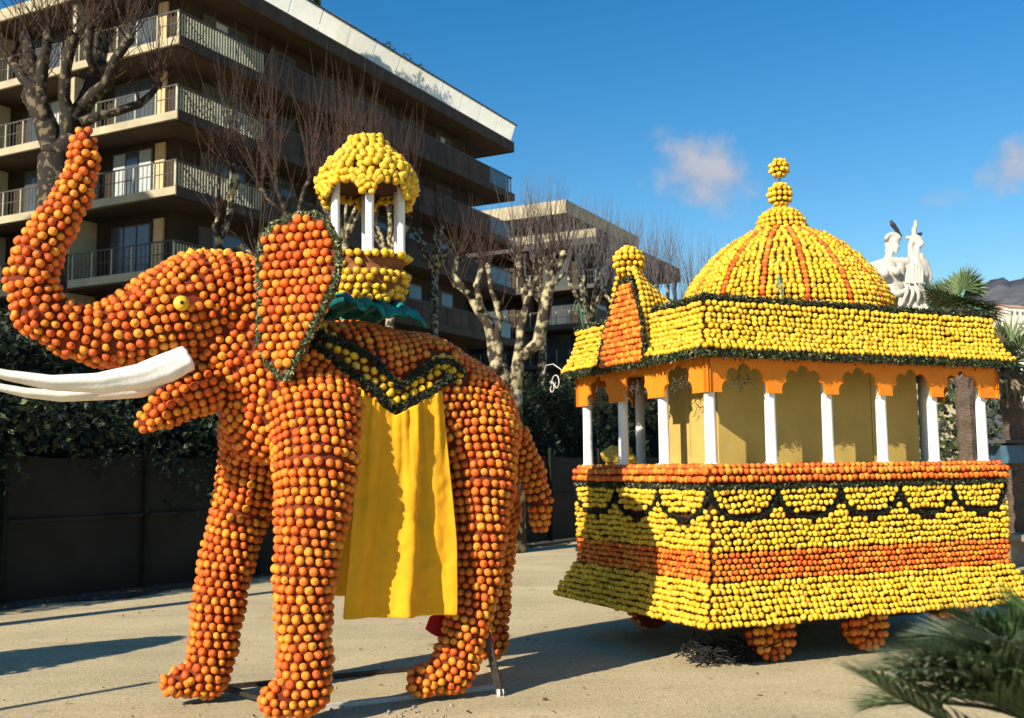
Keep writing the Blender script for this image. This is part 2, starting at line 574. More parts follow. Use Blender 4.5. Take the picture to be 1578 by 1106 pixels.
def thin(P, Nn, dmin, keep=None):
    """greedy removal of points closer than dmin (earlier ones win)"""
    cell = {}
    out = []
    inv = 1.0 / dmin
    d2 = dmin * dmin
    start = 0 if keep is None else keep
    for i in range(len(P)):
        p = P[i]
        k = (int(math.floor(p[0] * inv)), int(math.floor(p[1] * inv)), int(math.floor(p[2] * inv)))
        bad = False
        for a in (-1, 0, 1):
            for b_ in (-1, 0, 1):
                for c in (-1, 0, 1):
                    for q in cell.get((k[0] + a, k[1] + b_, k[2] + c), ()):
                        if (q[0] - p[0]) ** 2 + (q[1] - p[1]) ** 2 + (q[2] - p[2]) ** 2 < d2:
                            bad = True; break
                    if bad: break
                if bad: break
            if bad: break
        if not bad:
            cell.setdefault(k, []).append((p[0], p[1], p[2])); out.append(i)
    return np.array(out, int)


def leaf_mesh(name, P, Nn, size, parent=None, tints=((.03, .05, .012), (.06, .10, .025), (.16, .19, .07)), probs=(.55, .33, .12),
              flat=0.5, mname='leaf', loc=None, aspect=0.42):
    P = np.asarray(P, float).reshape(-1, 3); n = len(P)
    Nn = norm(np.asarray(Nn, float).reshape(-1, 3))
    zz = norm(Nn + (1 - flat) * rng.normal(size=(n, 3)))
    Fm = frames(zz)
    sz = size * rng.uniform(0.6, 1.3, n)
    x, y, z = Fm[:, :, 0], Fm[:, :, 1], Fm[:, :, 2]
    a = P - x * sz[:, None] * 0.5
    c = P + x * sz[:, None] * 0.5 + z * (sz * 0.12)[:, None]
    b1 = P + y * (sz * aspect / 2)[:, None] + z * (sz * 0.1)[:, None]
    d1 = P - y * (sz * aspect / 2)[:, None] + z * (sz * 0.1)[:, None]
    V = np.stack([a, b1, c, d1], axis=1).reshape(-1, 3)
    FF = np.stack([np.array([0, 1, 2]), np.array([0, 2, 3])])[None] + (np.arange(n) * 4)[:, None, None]
    T = np.array(tints)[rng.choice(len(tints), n, p=probs)] * rng.uniform(0.7, 1.3, (n, 1))
    T = np.repeat(T, 4, axis=0)
    return mesh_obj(name, V, FF.reshape(-1, 3), mname, parent, False, tint=T, loc=loc)


def polyline(pts, step):
    pts = np.asarray(pts, float)
    seg = np.linalg.norm(np.diff(pts, axis=0), axis=1)
    cum = np.concatenate([[0], np.cumsum(seg)])
    n = max(2, int(cum[-1] / step) + 1)
    s = np.linspace(0, cum[-1], n)
    return np.stack([np.interp(s, cum, pts[:, k]) for k in range(pts.shape[1])], axis=1)


def garland(name, pts, nrm, parent, width=0.035, dens=900, size=0.05, **kw):
    """a string of small leaves along a polyline"""
    pl = polyline(pts, 0.01)
    Ln = np.sum(np.linalg.norm(np.diff(pl, axis=0), axis=1))
    n = int(dens * Ln)
    i = rng.integers(0, len(pl), n)
    P = pl[i] + rng.normal(size=(n, 3)) * width * 0.5
    nn = np.broadcast_to(np.asarray(nrm, float), (n, 3)) if np.ndim(nrm) == 1 else nrm[i]
    P = P + nn * width * 0.3
    o = leaf_mesh(name, P, nn, size, parent, **kw)
    o['kind'] = 'stuff'
    return o


# ================================================================== SETTING
NG = 90
bm_v = [(-600, -80, 0), (600, -80, 0), (600, 1500, 0), (-600, 1500, 0)]
o = mesh_obj('ground', bm_v, [(0, 1, 2, 3)], 'ground'); tag(o, kind='structure')

# dark strip of soil and dead leaves along the fence
FA = on_ground(-330, 985); FB = on_ground(-40, 948); FC = on_ground(345, 905); FD = on_ground(905, 832)
fdir = norm((FD - on_ground(0, 940))[:2]); fdir = np.array([fdir[0], fdir[1], 0.0])
fn = np.array([fdir[1], -fdir[0], 0.0])        # towards the camera
F0 = on_ground(0, 936)


def fp(t, off, z): return F0 + fdir * t + fn * off + np.array([0, 0, z])


top = []
bot = []
for i in range(60):
    t = -9 + i * 0.45
    top.append(fp(t, -1.2, 0.004)); bot.append(fp(t, 0.25 + 0.16 * math.sin(i * 1.7) + 0.18 * math.sin(i * 0.6) + random.random() * 0.12, 0.004))
V = top + bot
o = mesh_obj('soil_strip', V, [(i, i + 60, i + 61, i + 1) for i in range(59)], 'soil'); tag(o, kind='structure')
# fallen leaves and pebbles on the ground
P = []
for i in range(500):
    t = random.uniform(-8, 17); P.append(fp(t, random.uniform(-0.1, 0.5), 0.012))
o = leaf_mesh('fallen_leaves', P, np.tile([0, 0, 1.0], (len(P), 1)), 0.08, None,
              tints=((.22, .17, .09), (.14, .10, .05), (.35, .28, .15)), probs=(.4, .4, .2)); tag(o, kind='stuff')
mb = MB()
for i in range(260):
    p = on_ground(random.uniform(-100, 1500), random.uniform(880, 1110)); r = random.uniform(0.004, 0.011)
    mb.ball(p + np.array([0, 0, r * 0.3]), r, 5, 4)
for i in range(70):
    p = on_ground(random.uniform(490, 700), random.uniform(1088, 1112)); r = random.uniform(0.006, 0.016)
    mb.ball(p + np.array([0, 0, r * 0.3]), r, 5, 4)
o = mb.build('gravel', 'stone'); tag(o, kind='stuff')

P = [on_ground(random.uniform(-50, 1500), random.uniform(870, 1108)) + np.array([0, 0, .008]) for i in range(90)]
o = leaf_mesh('scattered_leaves', P, np.tile([0, 0, 1.0], (len(P), 1)), 0.045, None, flat=.75, aspect=.6,
              tints=((.16, .10, .05), (.10, .07, .04), (.25, .19, .09)), probs=(.5, .3, .2)); tag(o, kind='stuff')

# hills far behind on the right
mb = MB()
prof = [(1180, 520), (1330, 500), (1430, 470), (1480, 452), (1505, 436), (1535, 430), (1560, 431), (1590, 424), (1660, 440), (1760, 470), (1950, 540)]
ridge = []
for i in range(81):
    x = 1180 + (1950 - 1180) * i / 80
    y = np.interp(x, [p[0] for p in prof], [p[1] for p in prof]) + 2.5 * math.sin(i * 1.3) + 1.5 * math.sin(i * 3.1)
    ridge.append(at_depth(x, y, 1400 + 60 * math.sin(i * 0.4)))
rows = []
for j in range(9):
    k = j / 8
    row = []
    for i, p in enumerate(ridge):
        d = 1.0 - 0.6 * (1 - k)
        q = np.array([p[0] * d, p[1] * d, -2 + (p[2] + 2) * (k ** 1.1) + (2.5 * math.sin(i * 0.9 + j * 1.7) + 2.0 * math.sin(i * 2.3 - j * 2.9) if 0 < j < 8 else 0)])
        row.append(q)
    rows.append(row)
rows.append([p * np.array([1.1, 1.15, 0]) for p in ridge])
V = [p for r_ in rows for p in r_]
FF = [(j * 81 + i, j * 81 + i + 1, (j + 1) * 81 + i + 1, (j + 1) * 81 + i) for j in range(len(rows) - 1) for i in range(80)]
o = mesh_obj('hills', V, FF, 'hill', None, True); tag(o, kind='structure')

# white houses on the hillside
hz = [(1556, 476, 40, 22, 'white gabled villa on the hillside, highest of the hillside houses'),
      (1572, 500, 30, 16, 'long pale house with a terrace just under the gabled villa'),
      (1530, 503, 26, 12, 'small pale house beside the palm crown on the hillside'),
      (1579, 546, 26, 22, 'white house lowest on the hillside, cut by the photo edge')]
for (px, py, w, h, lab) in hz:
    D = 260.0
    s = D / 1640
    c = at_depth(px, py, D); W = w * s; H = h * s
    rt = empty('hillside_house', c + np.array([0, 0, -H * 0.5]), lab, 'house', 'houses on the hillside')
    ax = norm([0.93, 0.35, 0]); ay = norm([-0.35, 0.93, 0]); az = (0, 0, 1)
    MB().box(c - np.array([0, 0, H * .5 + 4]), ax, ay, az, W, W * 0.7, H + 8).build('wall', 'house', rt)
    zt = c[2]
    tp = [c + ax * sx * (W / 2 + .3) + ay * sy * (W * .35 + .3) + np.array([0, 0, 0.02]) for sx, sy in ((-1, -1), (1, -1), (1, 1), (-1, 1))]
    rg = [c + ax * -(W / 2 + .3) + np.array([0, 0, H * .28]), c + ax * (W / 2 + .3) + np.array([0, 0, H * .28])]
    mesh_obj('roof', tp + rg, [(0, 1, 5, 4), (2, 3, 4, 5), (0, 4, 3), (1, 2, 5), (0, 3, 2, 1)], 'roof_tile' if h > 14 else 'house', rt)
    for k in range(3):
        q = c + ax * (W * (k - 1) * 0.27) - ay * (W * .35 + .03) + np.array([0, 0, -H * .38])
        MB().box(q, ax, ay, az, W * .09, 0.1, H * .24).build('window', 'glass', rt)


# ------------------------------------------------------------------ apartment buildings
def building(K, d1, L1, d2, L2, floors, cat_label, name, parapet_z, set1=1.6, set2=1.6, end_gap=3.0, rail_lit=True, depth_in=9.0, slabm='concrete'):
    """K corner on plan; d1/d2 the two facades; floors = list of slab-top heights"""
    K = np.array([K[0], K[1], 0.0]); d1 = np.array([*d1, 0.0]); d2 = np.array([*d2, 0.0]); Z = np.array([0, 0, 1.0])
    rt = empty(name, K, cat_label, 'building')
    n1 = -d2; n2 = -d1                      # outward normals: facade 1 faces -d2, facade 2 faces -d1
    Wd = L2
    top = floors[-1]
    # core wall volume, set back behind the balconies
    c = K + d1 * (set2 + (L1 - set2 - end_gap) / 2) + d2 * (set1 + (L2 - set1) / 2)
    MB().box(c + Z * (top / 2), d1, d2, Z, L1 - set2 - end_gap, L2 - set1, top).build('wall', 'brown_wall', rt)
    for zi, z in enumerate(floors):
        last = zi == len(floors) - 1
        # slab: concrete edge with a darker underside
        cs = K + d1 * (L1 / 2) + d2 * (L2 / 2)
        th = 0.30 if not last else 0.5
        MB().box(cs + Z * (z - th / 2), d1, d2, Z, L1, L2, th).build('floor_slab', slabm, rt)
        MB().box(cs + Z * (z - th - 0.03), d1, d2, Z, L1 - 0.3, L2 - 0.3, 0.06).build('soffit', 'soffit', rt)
        MB().box(K + d1 * (L1 / 2) - d2 * 0.03 + Z * (z - th / 2 - .03), d1, d2, Z, L1 + .02, 0.05, th + .10).build('slab_edge_shade', 'brown_panel', rt)  # brown board added over the concrete edge; this side's shade in its colour
        MB().box(K + d1 * (L1 + .03) + d2 * (L2 / 2) + Z * (z - th / 2 - .03), d1, d2, Z, .05, L2, th + .10).build('slab_edge_shade', 'brown_panel', rt)
        if last: continue
        # facade 1: opaque brown panels with a pale barred stretch near the corner
        nxt = floors[zi + 1]
        seg = 2.4
        n = int((L1 - 0.2) / seg)
        for k in range(n):
            a0 = 0.1 + k * seg; a1 = a0 + seg - 0.06
            if rail_lit and k < 2:
                b_ = MB()
                q = 0
                x = a0
                while x < a1:
                    b_.box(K + d1 * x + d2 * 0.1 + Z * (z + 0.5), d1, d2, Z, 0.05, 0.035, 0.86); x += 0.15
                ob = b_.build('baluster', 'bars', rt); ob['kind'] = 'stuff'
            elif k < n - 1:
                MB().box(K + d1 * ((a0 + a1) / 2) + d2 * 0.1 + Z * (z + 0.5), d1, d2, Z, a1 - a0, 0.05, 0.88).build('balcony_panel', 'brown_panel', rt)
            else:
                MB().box(K + d1 * ((a0 + a1) / 2) + d2 * 0.1 + Z * (z + 0.5), d1, d2, Z, a1 - a0, 0.02, 0.88).build('glass_panel', 'glass', rt)
        MB().box(K + d1 * (L1 / 2) + d2 * 0.1 + Z * (z + 1.0), d1, d2, Z, L1 - 0.1, 0.06, 0.06).build('handrail', 'rail', rt)
        # end balcony railing
        MB().box(K + d1 * (L1 - 0.1) + d2 * (L2 / 2) + Z * (z + 1.0), d1, d2, Z, 0.06, L2 - 0.3, 0.06).build('handrail', 'rail', rt)
        b_ = MB()
        for k in range(8):
            b_.box(K + d1 * (L1 - 0.1 - 0.4 * k) + d2 * 0.16 + Z * (z + 0.5), d1, d2, Z, 0.05, 0.05, 1.0)
        ob = b_.build('rail_post', 'rail', rt); ob['kind'] = 'stuff'
        # doors and windows in the recessed wall of facade 1
        x = set2 + 1.2
        k = 0
        while x < L1 - end_gap - 2.4:
            w = 1.7 if k % 3 else 2.6
            q = K + d1 * (x + w / 2) + d2 * (set1 - 0.04) + Z * (z + 1.15)
            fr = MB().box(q, d1, d2, Z, w, 0.08, 2.2).build('window', 'rail', rt)
            MB().box(q - d2 * 0.05, d1, d2, Z, w * 0.44, 0.03, 2.0).build('pane', 'curtain' if (k * 7 + zi * 3) % 5 == 0 else 'glass', fr)
            MB().box(q - d2 * 0.052 + d1 * w * .24, d1, d2, Z, w * 0.42, 0.03, 2.0).build('pane', 'glass', fr)
            x += w + 1.5; k += 1
        # facade 2 (lit): railings, doors with curtains, shutters
        b_ = MB()
        x = 0.15
        while x < L2 - 0.2:
            b_.box(K + d2 * x + d1 * 0.1 + Z * (z + 0.5), d1, d2, Z, 0.04, 0.05, 1.0); x += 1.05
        ob = b_.build('rail_post', 'bars', rt); ob['kind'] = 'stuff'
        MB().box(K + d2 * (L2 / 2) + d1 * 0.1 + Z * (z + 1.02), d1, d2, Z, 0.05, L2 - 0.1, 0.05).build('handrail', 'rail', rt)
        MB().box(K + d2 * (L2 / 2) + d1 * 0.1 + Z * (z + 0.55), d1, d2, Z, 0.03, L2 - 0.1, 0.03).build('handrail', 'rail', rt)
        b_ = MB()
        x = 0.3
        while x < 12:
            b_.box(K + d2 * x + d1 * 0.1 + Z * (z + 0.5), d1, d2, Z, 0.02, 0.025, 0.95); x += 0.21
        ob = b_.build('baluster', 'rail', rt); ob['kind'] = 'stuff'
        x = set1 + 0.55
        k = 0
        while x < L2 - 3:
            # shutter, then curtained door
            q = K + d2 * (x + 0.25) + d1 * (set2 - 0.05) + Z * (z + 1.2)
            MB().box(q, d1, d2, Z, 0.09, 0.5, 2.35).build('shutter', 'shutter' if slabm == 'concrete' else 'brown_panel', rt)
            q = K + d2 * (x + 0.62 + 1.1) + d1 * (set2 - 0.05) + Z * (z + 1.15)
            fr = MB().box(q, d1, d2, Z, 0.08, 2.2, 2.25).build('window', 'rail', rt)
            for s_ in (-1, 0, 1):
                MB().box(q - d1 * 0.05 + d2 * s_ * 0.71, d1, d2, Z, 0.03, 0.62, 2.1).build('pane', 'curtain' if (k + zi * 2) % 3 == 0 and slabm == 'concrete' and s_ != (k % 2) else 'glass', fr)
            x += 5.2; k += 1
        # party walls between the balconies
        for x in (5.9, 11.4, 17.0, 23.0):
            if x < L2:
                MB().box(K + d2 * x + d1 * (set2 / 2 + .1) + Z * ((z + nxt) / 2 - 0.2), d1, d2, Z, set2 - 0.3, 0.2, nxt - z - 0.45).build('partition', slabm, rt)
    return rt, K, d1, d2, Z


Ka = at_depth(262, 700, 38.0)
dA1 = (math.sin(R(27.5)), math.cos(R(27.5))); dA2 = (-dA1[1], dA1[0])
floorsA = [2.9, 5.9, 8.9, 11.9, 14.75, 17.6, 20.75]
rtA, K, d1, d2, Z = building(Ka, dA1, 26.9, dA2, 34.0, floorsA, 'tall brown apartment building with balconies and a white roof parapet', 'apartment_building', 21.6)
# roof parapet: pale panels, dark coping, plants
n = 13
for k in range(n):
    a0 = 0.15 + k * 2.05
    ln = R(20); pz = Z * math.cos(ln) - d2 * math.sin(ln); py_ = d2 * math.cos(ln) + Z * math.sin(ln)
    MB().box(K + d1 * (a0 + 1.0) + d2 * (0.12 - .17) + Z * (20.75 + 0.5), d1, py_, pz, 1.99, 0.02, 1.02).build('parapet_panel', 'parapet', rtA)
MB().box(K + d1 * 13.45 - d2 * 0.24 + Z * 21.76, d1, d2, Z, 26.9, 0.1, 0.06).build('coping', 'rail', rtA)
MB().box(K + d1 * 10.6 + d2 * 1.4 + Z * 21.6, d1, d2, Z, 1.8, 1.6, 1.7).build('roof_box', 'white_paint', rtA)
P = []
for k in range(900):
    a = random.uniform(13.2, 17.6); P.append(K + d1 * a + d2 * random.uniform(0.3, 0.9) + Z * (21.6 + random.random() ** 1.6 * (0.7 + 0.35 * math.sin(a * 4))))
o = leaf_mesh('roof_plants', P, np.tile([0, 0, 1.0], (len(P), 1)), 0.2, None, flat=0.1, loc=K + d1 * 15 + Z * 21.2)
tag(o, 'row of dark bushy plants along the roof parapet edge', 'plants')
rt = empty('potted_conifer', K + d1 * 9.3 + d2 * 0.9 + Z * 20.75, 'small conifer standing alone above the roof parapet', 'tree')
P = []
for k in range(900):
    h = random.random(); r = 0.34 * (1 - h) ** 0.6 * random.random() ** 0.5; w = random.random() * 6.283
    P.append(K + d1 * (9.3 + r * math.cos(w)) + d2 * (0.9 + r * math.sin(w)) + Z * (21.75 + 1.5 * h))
leaf_mesh('crown', P, np.tile([0, 0, 1.0], (len(P), 1)), 0.16, rt, flat=0.1)
MB().tube([K + d1 * 9.3 + d2 * 0.9 + Z * 20.8, K + d1 * 9.3 + d2 * 0.9 + Z * 22.6], 0.06).build('trunk', 'bark', rt)
# awnings hanging over two balconies of the lit facade
for (x, zf) in ((12.5, 11.9), (12.8, 8.9), (24.0, 14.75), (24.0, 8.9)):
    p0 = K + d2 * x + d1 * 0.9 + Z * (zf - 0.5)
    q = [p0, p0 + d2 * 3.6, p0 + d2 * 3.6 - d1 * 1.5 - Z * 1.3, p0 - d1 * 1.5 - Z * 1.3]
    o = MB().prism(q, (0, 0, 1), 0.04).build('awning', 'awning', rtA)

Kb = at_depth(925, 700, 75.0)
floorsB = [3.4, 6.2, 8.9, 11.7, 14.5, 17.9]
rtB, Kq, e1, e2, Z = building(Kb, dA1, 18.7, dA2, 22.0, floorsB, 'lower dark apartment building behind the bare trees, left of the dome', 'apartment_building', 18.5, rail_lit=False, slabm='grey_slab')
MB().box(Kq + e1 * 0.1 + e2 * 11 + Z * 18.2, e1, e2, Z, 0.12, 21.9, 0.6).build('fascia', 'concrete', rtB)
MB().box(Kq + e1 * 9.4 + e2 * 0.1 + Z * 18.2, e1, e2, Z, 18.6, 0.12, 0.6).build('fascia', 'soffit', rtB)  # darker than the lit fascia; shade of this side put in its colour
MB().box(Kq + e1 * 8.9 + e2 * 12.2 + Z * 19.1, e1, e2, Z, 13.0, 17.5, 2.3).build('penthouse', 'brown_wall', rtB)
MB().box(Kq + e1 * 8.3 + e2 * 12.2 + Z * 20.6, e1, e2, Z, 15.0, 19.0, 1.0).build('penthouse_roof', 'concrete', rtB)

# ------------------------------------------------------------------ fence and hedges
rt = empty('panel_fence', fp(0, 0, 0), 'dark canvas panel fence standing behind the elephant', 'fence')
for k in range(-3, 12):
    x = k * 1.95
    hgt = 1.85
    V = []
    for j in range(13):
        for i in range(17):
            u = i / 16; v = j / 12
            sag = .05 * math.sin(math.pi * u) * v ** 3
            bul = .035 * math.sin(math.pi * u) * math.sin(math.pi * v) + .010 * math.sin(u * 19 + v * 7 + k) * math.sin(v * 11 + k * 2) + .006 * math.sin(u * 43 + k)
            V.append(fp(x - 0.01 + 1.97 * u, bul - .02 - .012 * (k % 2), .05 + (hgt - .1) * v - sag))
    mesh_obj('panel', V, [(j * 17 + i, j * 17 + i + 1, (j + 1) * 17 + i + 1, (j + 1) * 17 + i) for j in range(12) for i in range(16)], 'canvas', rt, True)
    MB().box(fp(x + 0.97, 0.035, 1.0), fdir, fn, Z, 1.85, 0.03, 0.04).build('rail', 'canvas', rt)
    MB().box(fp(x, 0.02, 1.0), fdir, fn, Z, 0.05, 0.06, 1.92).build('post', 'hedge_core', rt)


def hedge(t0, t1, z0, z1, off, thick, n, label, size=0.12, lit=0.10):
    P = np.empty((n, 3)); Nn = np.empty((n, 3))
    for i in range(n):
        t = random.uniform(t0, t1)
        zt = z1 + 0.3 * math.sin(t * 1.9) + 0.2 * math.sin(t * 4.3 + 1) + 0.12 * math.sin(t * 9)
        d = random.random() ** 2
        z = z0 + (zt - z0) * random.random() ** 0.8
        bul = 0.25 * math.sin(t * 2.7 + z * 2.2) + 0.15 * math.sin(t * 6 + z * 5)
        P[i] = fp(t, off + thick / 2 + bul - d * thick, z)
        Nn[i] = fn * 0.7 + np.array([0, 0, 0.7])
    rt = empty('hedge', fp((t0 + t1) / 2, off, 0), label, 'hedge')
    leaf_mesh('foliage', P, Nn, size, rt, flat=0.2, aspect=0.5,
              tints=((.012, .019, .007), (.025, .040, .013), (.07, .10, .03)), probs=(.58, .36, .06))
    V = []
    na, nz2 = max(8, int((t1 - t0) / .35)), 8
    for sd_ in (1, -1):
        for j in range(nz2 + 1):
            for i in range(na + 1):
                t = t0 + (t1 - t0) * i / na
                zt = z1 - .25 + 0.3 * math.sin(t * 1.9) + 0.2 * math.sin(t * 4.3 + 1)
                z = z0 + (zt - z0) * j / nz2
                th_ = thick * .32 * (1 - .6 * (j / nz2) ** 3) + .08 * math.sin(t * 5 + j)
                V.append(fp(t, off + sd_ * th_, z))
    n1_ = (na + 1) * (nz2 + 1)
    FF = [(q + j * (na + 1) + i, q + j * (na + 1) + i + 1, q + (j + 1) * (na + 1) + i + 1, q + (j + 1) * (na + 1) + i) for q in (0, n1_) for j in range(nz2) for i in range(na)]
    FF += [(nz2 * (na + 1) + i, nz2 * (na + 1) + i + 1, n1_ + nz2 * (na + 1) + i + 1, n1_ + nz2 * (na + 1) + i) for i in range(na)]
    FF += [(j * (na + 1), (j + 1) * (na + 1), n1_ + (j + 1) * (na + 1), n1_ + j * (na + 1)) for j in range(nz2)]
    FF += [(j * (na + 1) + na, (j + 1) * (na + 1) + na, n1_ + (j + 1) * (na + 1) + na, n1_ + j * (na + 1) + na) for j in range(nz2)]
    mesh_obj('branches', V, FF, 'hedge_core', rt, True)  # solid dark core, not branches; the hedge's inner shade is its colour
    return rt


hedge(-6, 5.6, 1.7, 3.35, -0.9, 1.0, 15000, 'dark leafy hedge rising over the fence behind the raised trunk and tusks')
P = []; Nn_ = []
for i in range(3800):
    t = random.uniform(-6, 4.5); low = 1.35 + .35 * math.sin(t * 1.7) + .2 * math.sin(t * 4.1)
    P.append(fp(t, random.uniform(-.15, .35), low + (2.5 - low) * random.random() ** .7)); Nn_.append(fn * .8 + Z * .6)
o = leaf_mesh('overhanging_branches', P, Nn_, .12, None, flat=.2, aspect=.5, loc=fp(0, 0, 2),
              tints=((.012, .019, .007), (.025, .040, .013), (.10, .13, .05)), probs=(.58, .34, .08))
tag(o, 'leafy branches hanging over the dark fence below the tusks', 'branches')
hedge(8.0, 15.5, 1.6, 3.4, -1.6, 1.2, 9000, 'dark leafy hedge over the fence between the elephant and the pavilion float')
# dense dark shrubs at the back closing the view at ground level
hedge(15.5, 60, 0.0, 3.6, -2.5, 2.5, 16000, 'long dark shrub belt far behind the pavilion float', 0.3)
# white round lamp-like pot in the dark behind the tail
o = MB().lathe(on_ground(800, 832), [(0.10, 0.0), (0.17, 0.08), (0.20, 0.2), (0.17, 0.34), (0.08, 0.42)], 14).build('plant_pot', 'concrete', None, True)
tag(o, 'pale round pot on the ground behind the tail of the elephant', 'pot')


# ------------------------------------------------------------------ pollarded trees
def pollard(label, trunk_px, limbs, depth, shoots, slen, tm='twig', spread=0.45, r0=0.2, srad=0.012, up=0.8, jitter=0.4, bk='bark'):
    """trunk_px: [(x,y,r)...] from the ground up; limbs: lists of (x,y,r px); each limb ends in a knob of shoots"""
    s = depth / 1640.0
    tp = [at_depth(x, y, depth) for x, y, r in trunk_px]
    base = tp[0].copy(); base[2] = 0
    rt = empty('plane_tree', base, label, 'tree', 'bare pollarded plane trees')
    MB().tube([base] + tp, [trunk_px[0][2] * s * 1.25] + [r * s for x, y, r in trunk_px], 10, wob=0.2).build('trunk', bk, rt, True)
    b_ = MB(); sh = MB()
    for li, limb in enumerate(limbs):
        dj = (random.random() - 0.5) * 2 * jitter
        pts = []
        for i, (x, y, r) in enumerate(limb):
            pts.append(at_depth(x, y, depth + dj * i / max(1, len(limb) - 1)))
        # refine with kinks
        pp, rr = [pts[0]], [limb[0][2] * s]
        for i in range(1, len(pts)):
            a, b2 = pts[i - 1], pts[i]
            k = max(1, int(np.linalg.norm(b2 - a) / (0.22 * depth / 16)))
            for j in range(1, k + 1):
                q = a + (b2 - a) * j / k + (rng.normal(size=3) * limb[i][2] * s * 0.35 if j < k else 0)
                pp.append(q); rr.append((limb[i - 1][2] + (limb[i][2] - limb[i - 1][2]) * j / k) * s * random.uniform(0.9, 1.18))
        b_.tube(pp, rr, 7, wob=0.3)
        for q_, r_q in zip(pp[1:-1], rr[1:-1]):
            if random.random() < .25: b_.ball(q_ + rng.normal(size=3) * r_q * .45, r_q * random.uniform(.75, 1.05), 6, 4, (1, 1, 1.25))
        e = pp[-1]
        b_.ball(e, rr[-1] * 1.3, 6, 4, (1, 1, 1.2))
        for k in range(int(shoots * .72)):
            st = e + rng.normal(size=3) * rr[-1] * 0.8
            if random.random() < 0.35 and len(pp) > 3: st = pp[random.randrange(len(pp) // 2, len(pp))]
            d = norm(np.array([rng.normal() * spread, rng.normal() * spread, up + random.random() * 0.4]))
            ln = slen * random.uniform(0.45, 1.15)
            q = [st]
            for j in range(1, 5):
                d = norm(d + np.array([rng.normal() * 0.09, rng.normal() * 0.09, 0.13]))
                q.append(q[-1] + d * ln / 4)
            sh.tube(q, [srad, srad * .85, srad * .65, srad * .45, srad * .2], 3, cap=False)
            if random.random() < 0.6:
                m_ = q[2]; d2_ = norm(d + rng.normal(size=3) * 0.5)
                sh.tube([m_, m_ + d2_ * ln * .2, m_ + norm(d2_ + np.array([0, 0, .5])) * ln * .42], [srad * .5, srad * .35, srad * .15], 3, cap=False)
    b_.build('limb', bk, rt, True)
    ob = sh.build('twigs', tm, rt); ob['kind'] = 'stuff'
    return rt


# left tree, behind the raised trunk
pollard('big bare plane tree with knotty limbs behind the raised elephant trunk', [(82, 330, 24), (80, 240, 22)],
        [[(80, 245, 20), (68, 180, 15), (58, 130, 13), (48, 92, 10), (40, 60, 8)],
         [(72, 200, 14), (62, 150, 10), (66, 100, 9), (75, 55, 7)],
         [(82, 245, 19), (110, 200, 16), (128, 160, 14), (150, 110, 12), (160, 60, 9)],
         [(110, 205, 12), (98, 150, 10), (102, 100, 9), (112, 60, 7)],
         [(128, 165, 12), (165, 130, 9), (178, 90, 8), (200, 60, 6)],
         [(125, 190, 10), (180, 172, 7), (215, 160, 6), (245, 130, 5)],
         [(62, 150, 9), (35, 120, 7), (18, 95, 6)],
         [(150, 115, 8), (135, 80, 7), (140, 40, 6)]],
        16.5, 34, 1.5, spread=0.6, srad=0.011, bk='bark_dark')
pollard('slim bare plane tree with one lit knobbly limb, above the elephant head', [(345, 560, 16), (342, 395, 12)],
        [[(342, 400, 7), (338, 372, 5), (350, 345, 5), (357, 300, 6), (360, 266, 5)],
         [(338, 372, 4), (330, 350, 4), (336, 338, 3)],
         [(357, 300, 5), (364, 278, 6), (360, 255, 4)],
         [(342, 400, 5), (372, 380, 4), (398, 398, 3)]],
        19.0, 26, 2.3, spread=0.42)
pollard('bare plane tree with small knobs between the ear and the howdah', [(455, 560, 16), (452, 380, 11)],
        [[(452, 385, 6), (440, 330, 4), (428, 290, 4), (424, 268, 4)], [(452, 385, 5), (462, 320, 4), (470, 290, 3.5), (478, 275, 3)],
         [(440, 330, 4), (412, 305, 3), (402, 290, 3)], [(462, 330, 4), (500, 305, 3), (518, 288, 3)]],
        22.0, 24, 2.8, spread=0.36, bk='bark_dark')
pollard('bare plane tree with twin stems rising just behind the elephant rump', [(786, 625, 19), (788, 600, 16)],
        [[(784, 606, 13), (770, 568, 11), (758, 520, 9), (740, 478, 8), (722, 452, 7), (704, 436, 6)],
         [(770, 565, 8), (766, 515, 6), (770, 490, 5), (757, 445, 4), (752, 410, 4)],
         [(740, 478, 6), (735, 440, 5), (744, 405, 4)],
         [(722, 452, 5), (700, 425, 5), (705, 400, 4)],
         [(792, 604, 13), (798, 560, 9), (803, 505, 7), (812, 470, 6), (804, 430, 5), (800, 395, 5)],
         [(803, 550, 9), (828, 528, 9), (838, 490, 9), (846, 440, 8), (850, 428, 7), (842, 402, 5)],
         [(848, 430, 6), (862, 408, 6), (868, 392, 5)],
         [(812, 470, 5), (822, 440, 4), (828, 425, 4)]],
        20.0, 30, 1.25, spread=0.62, srad=0.009)
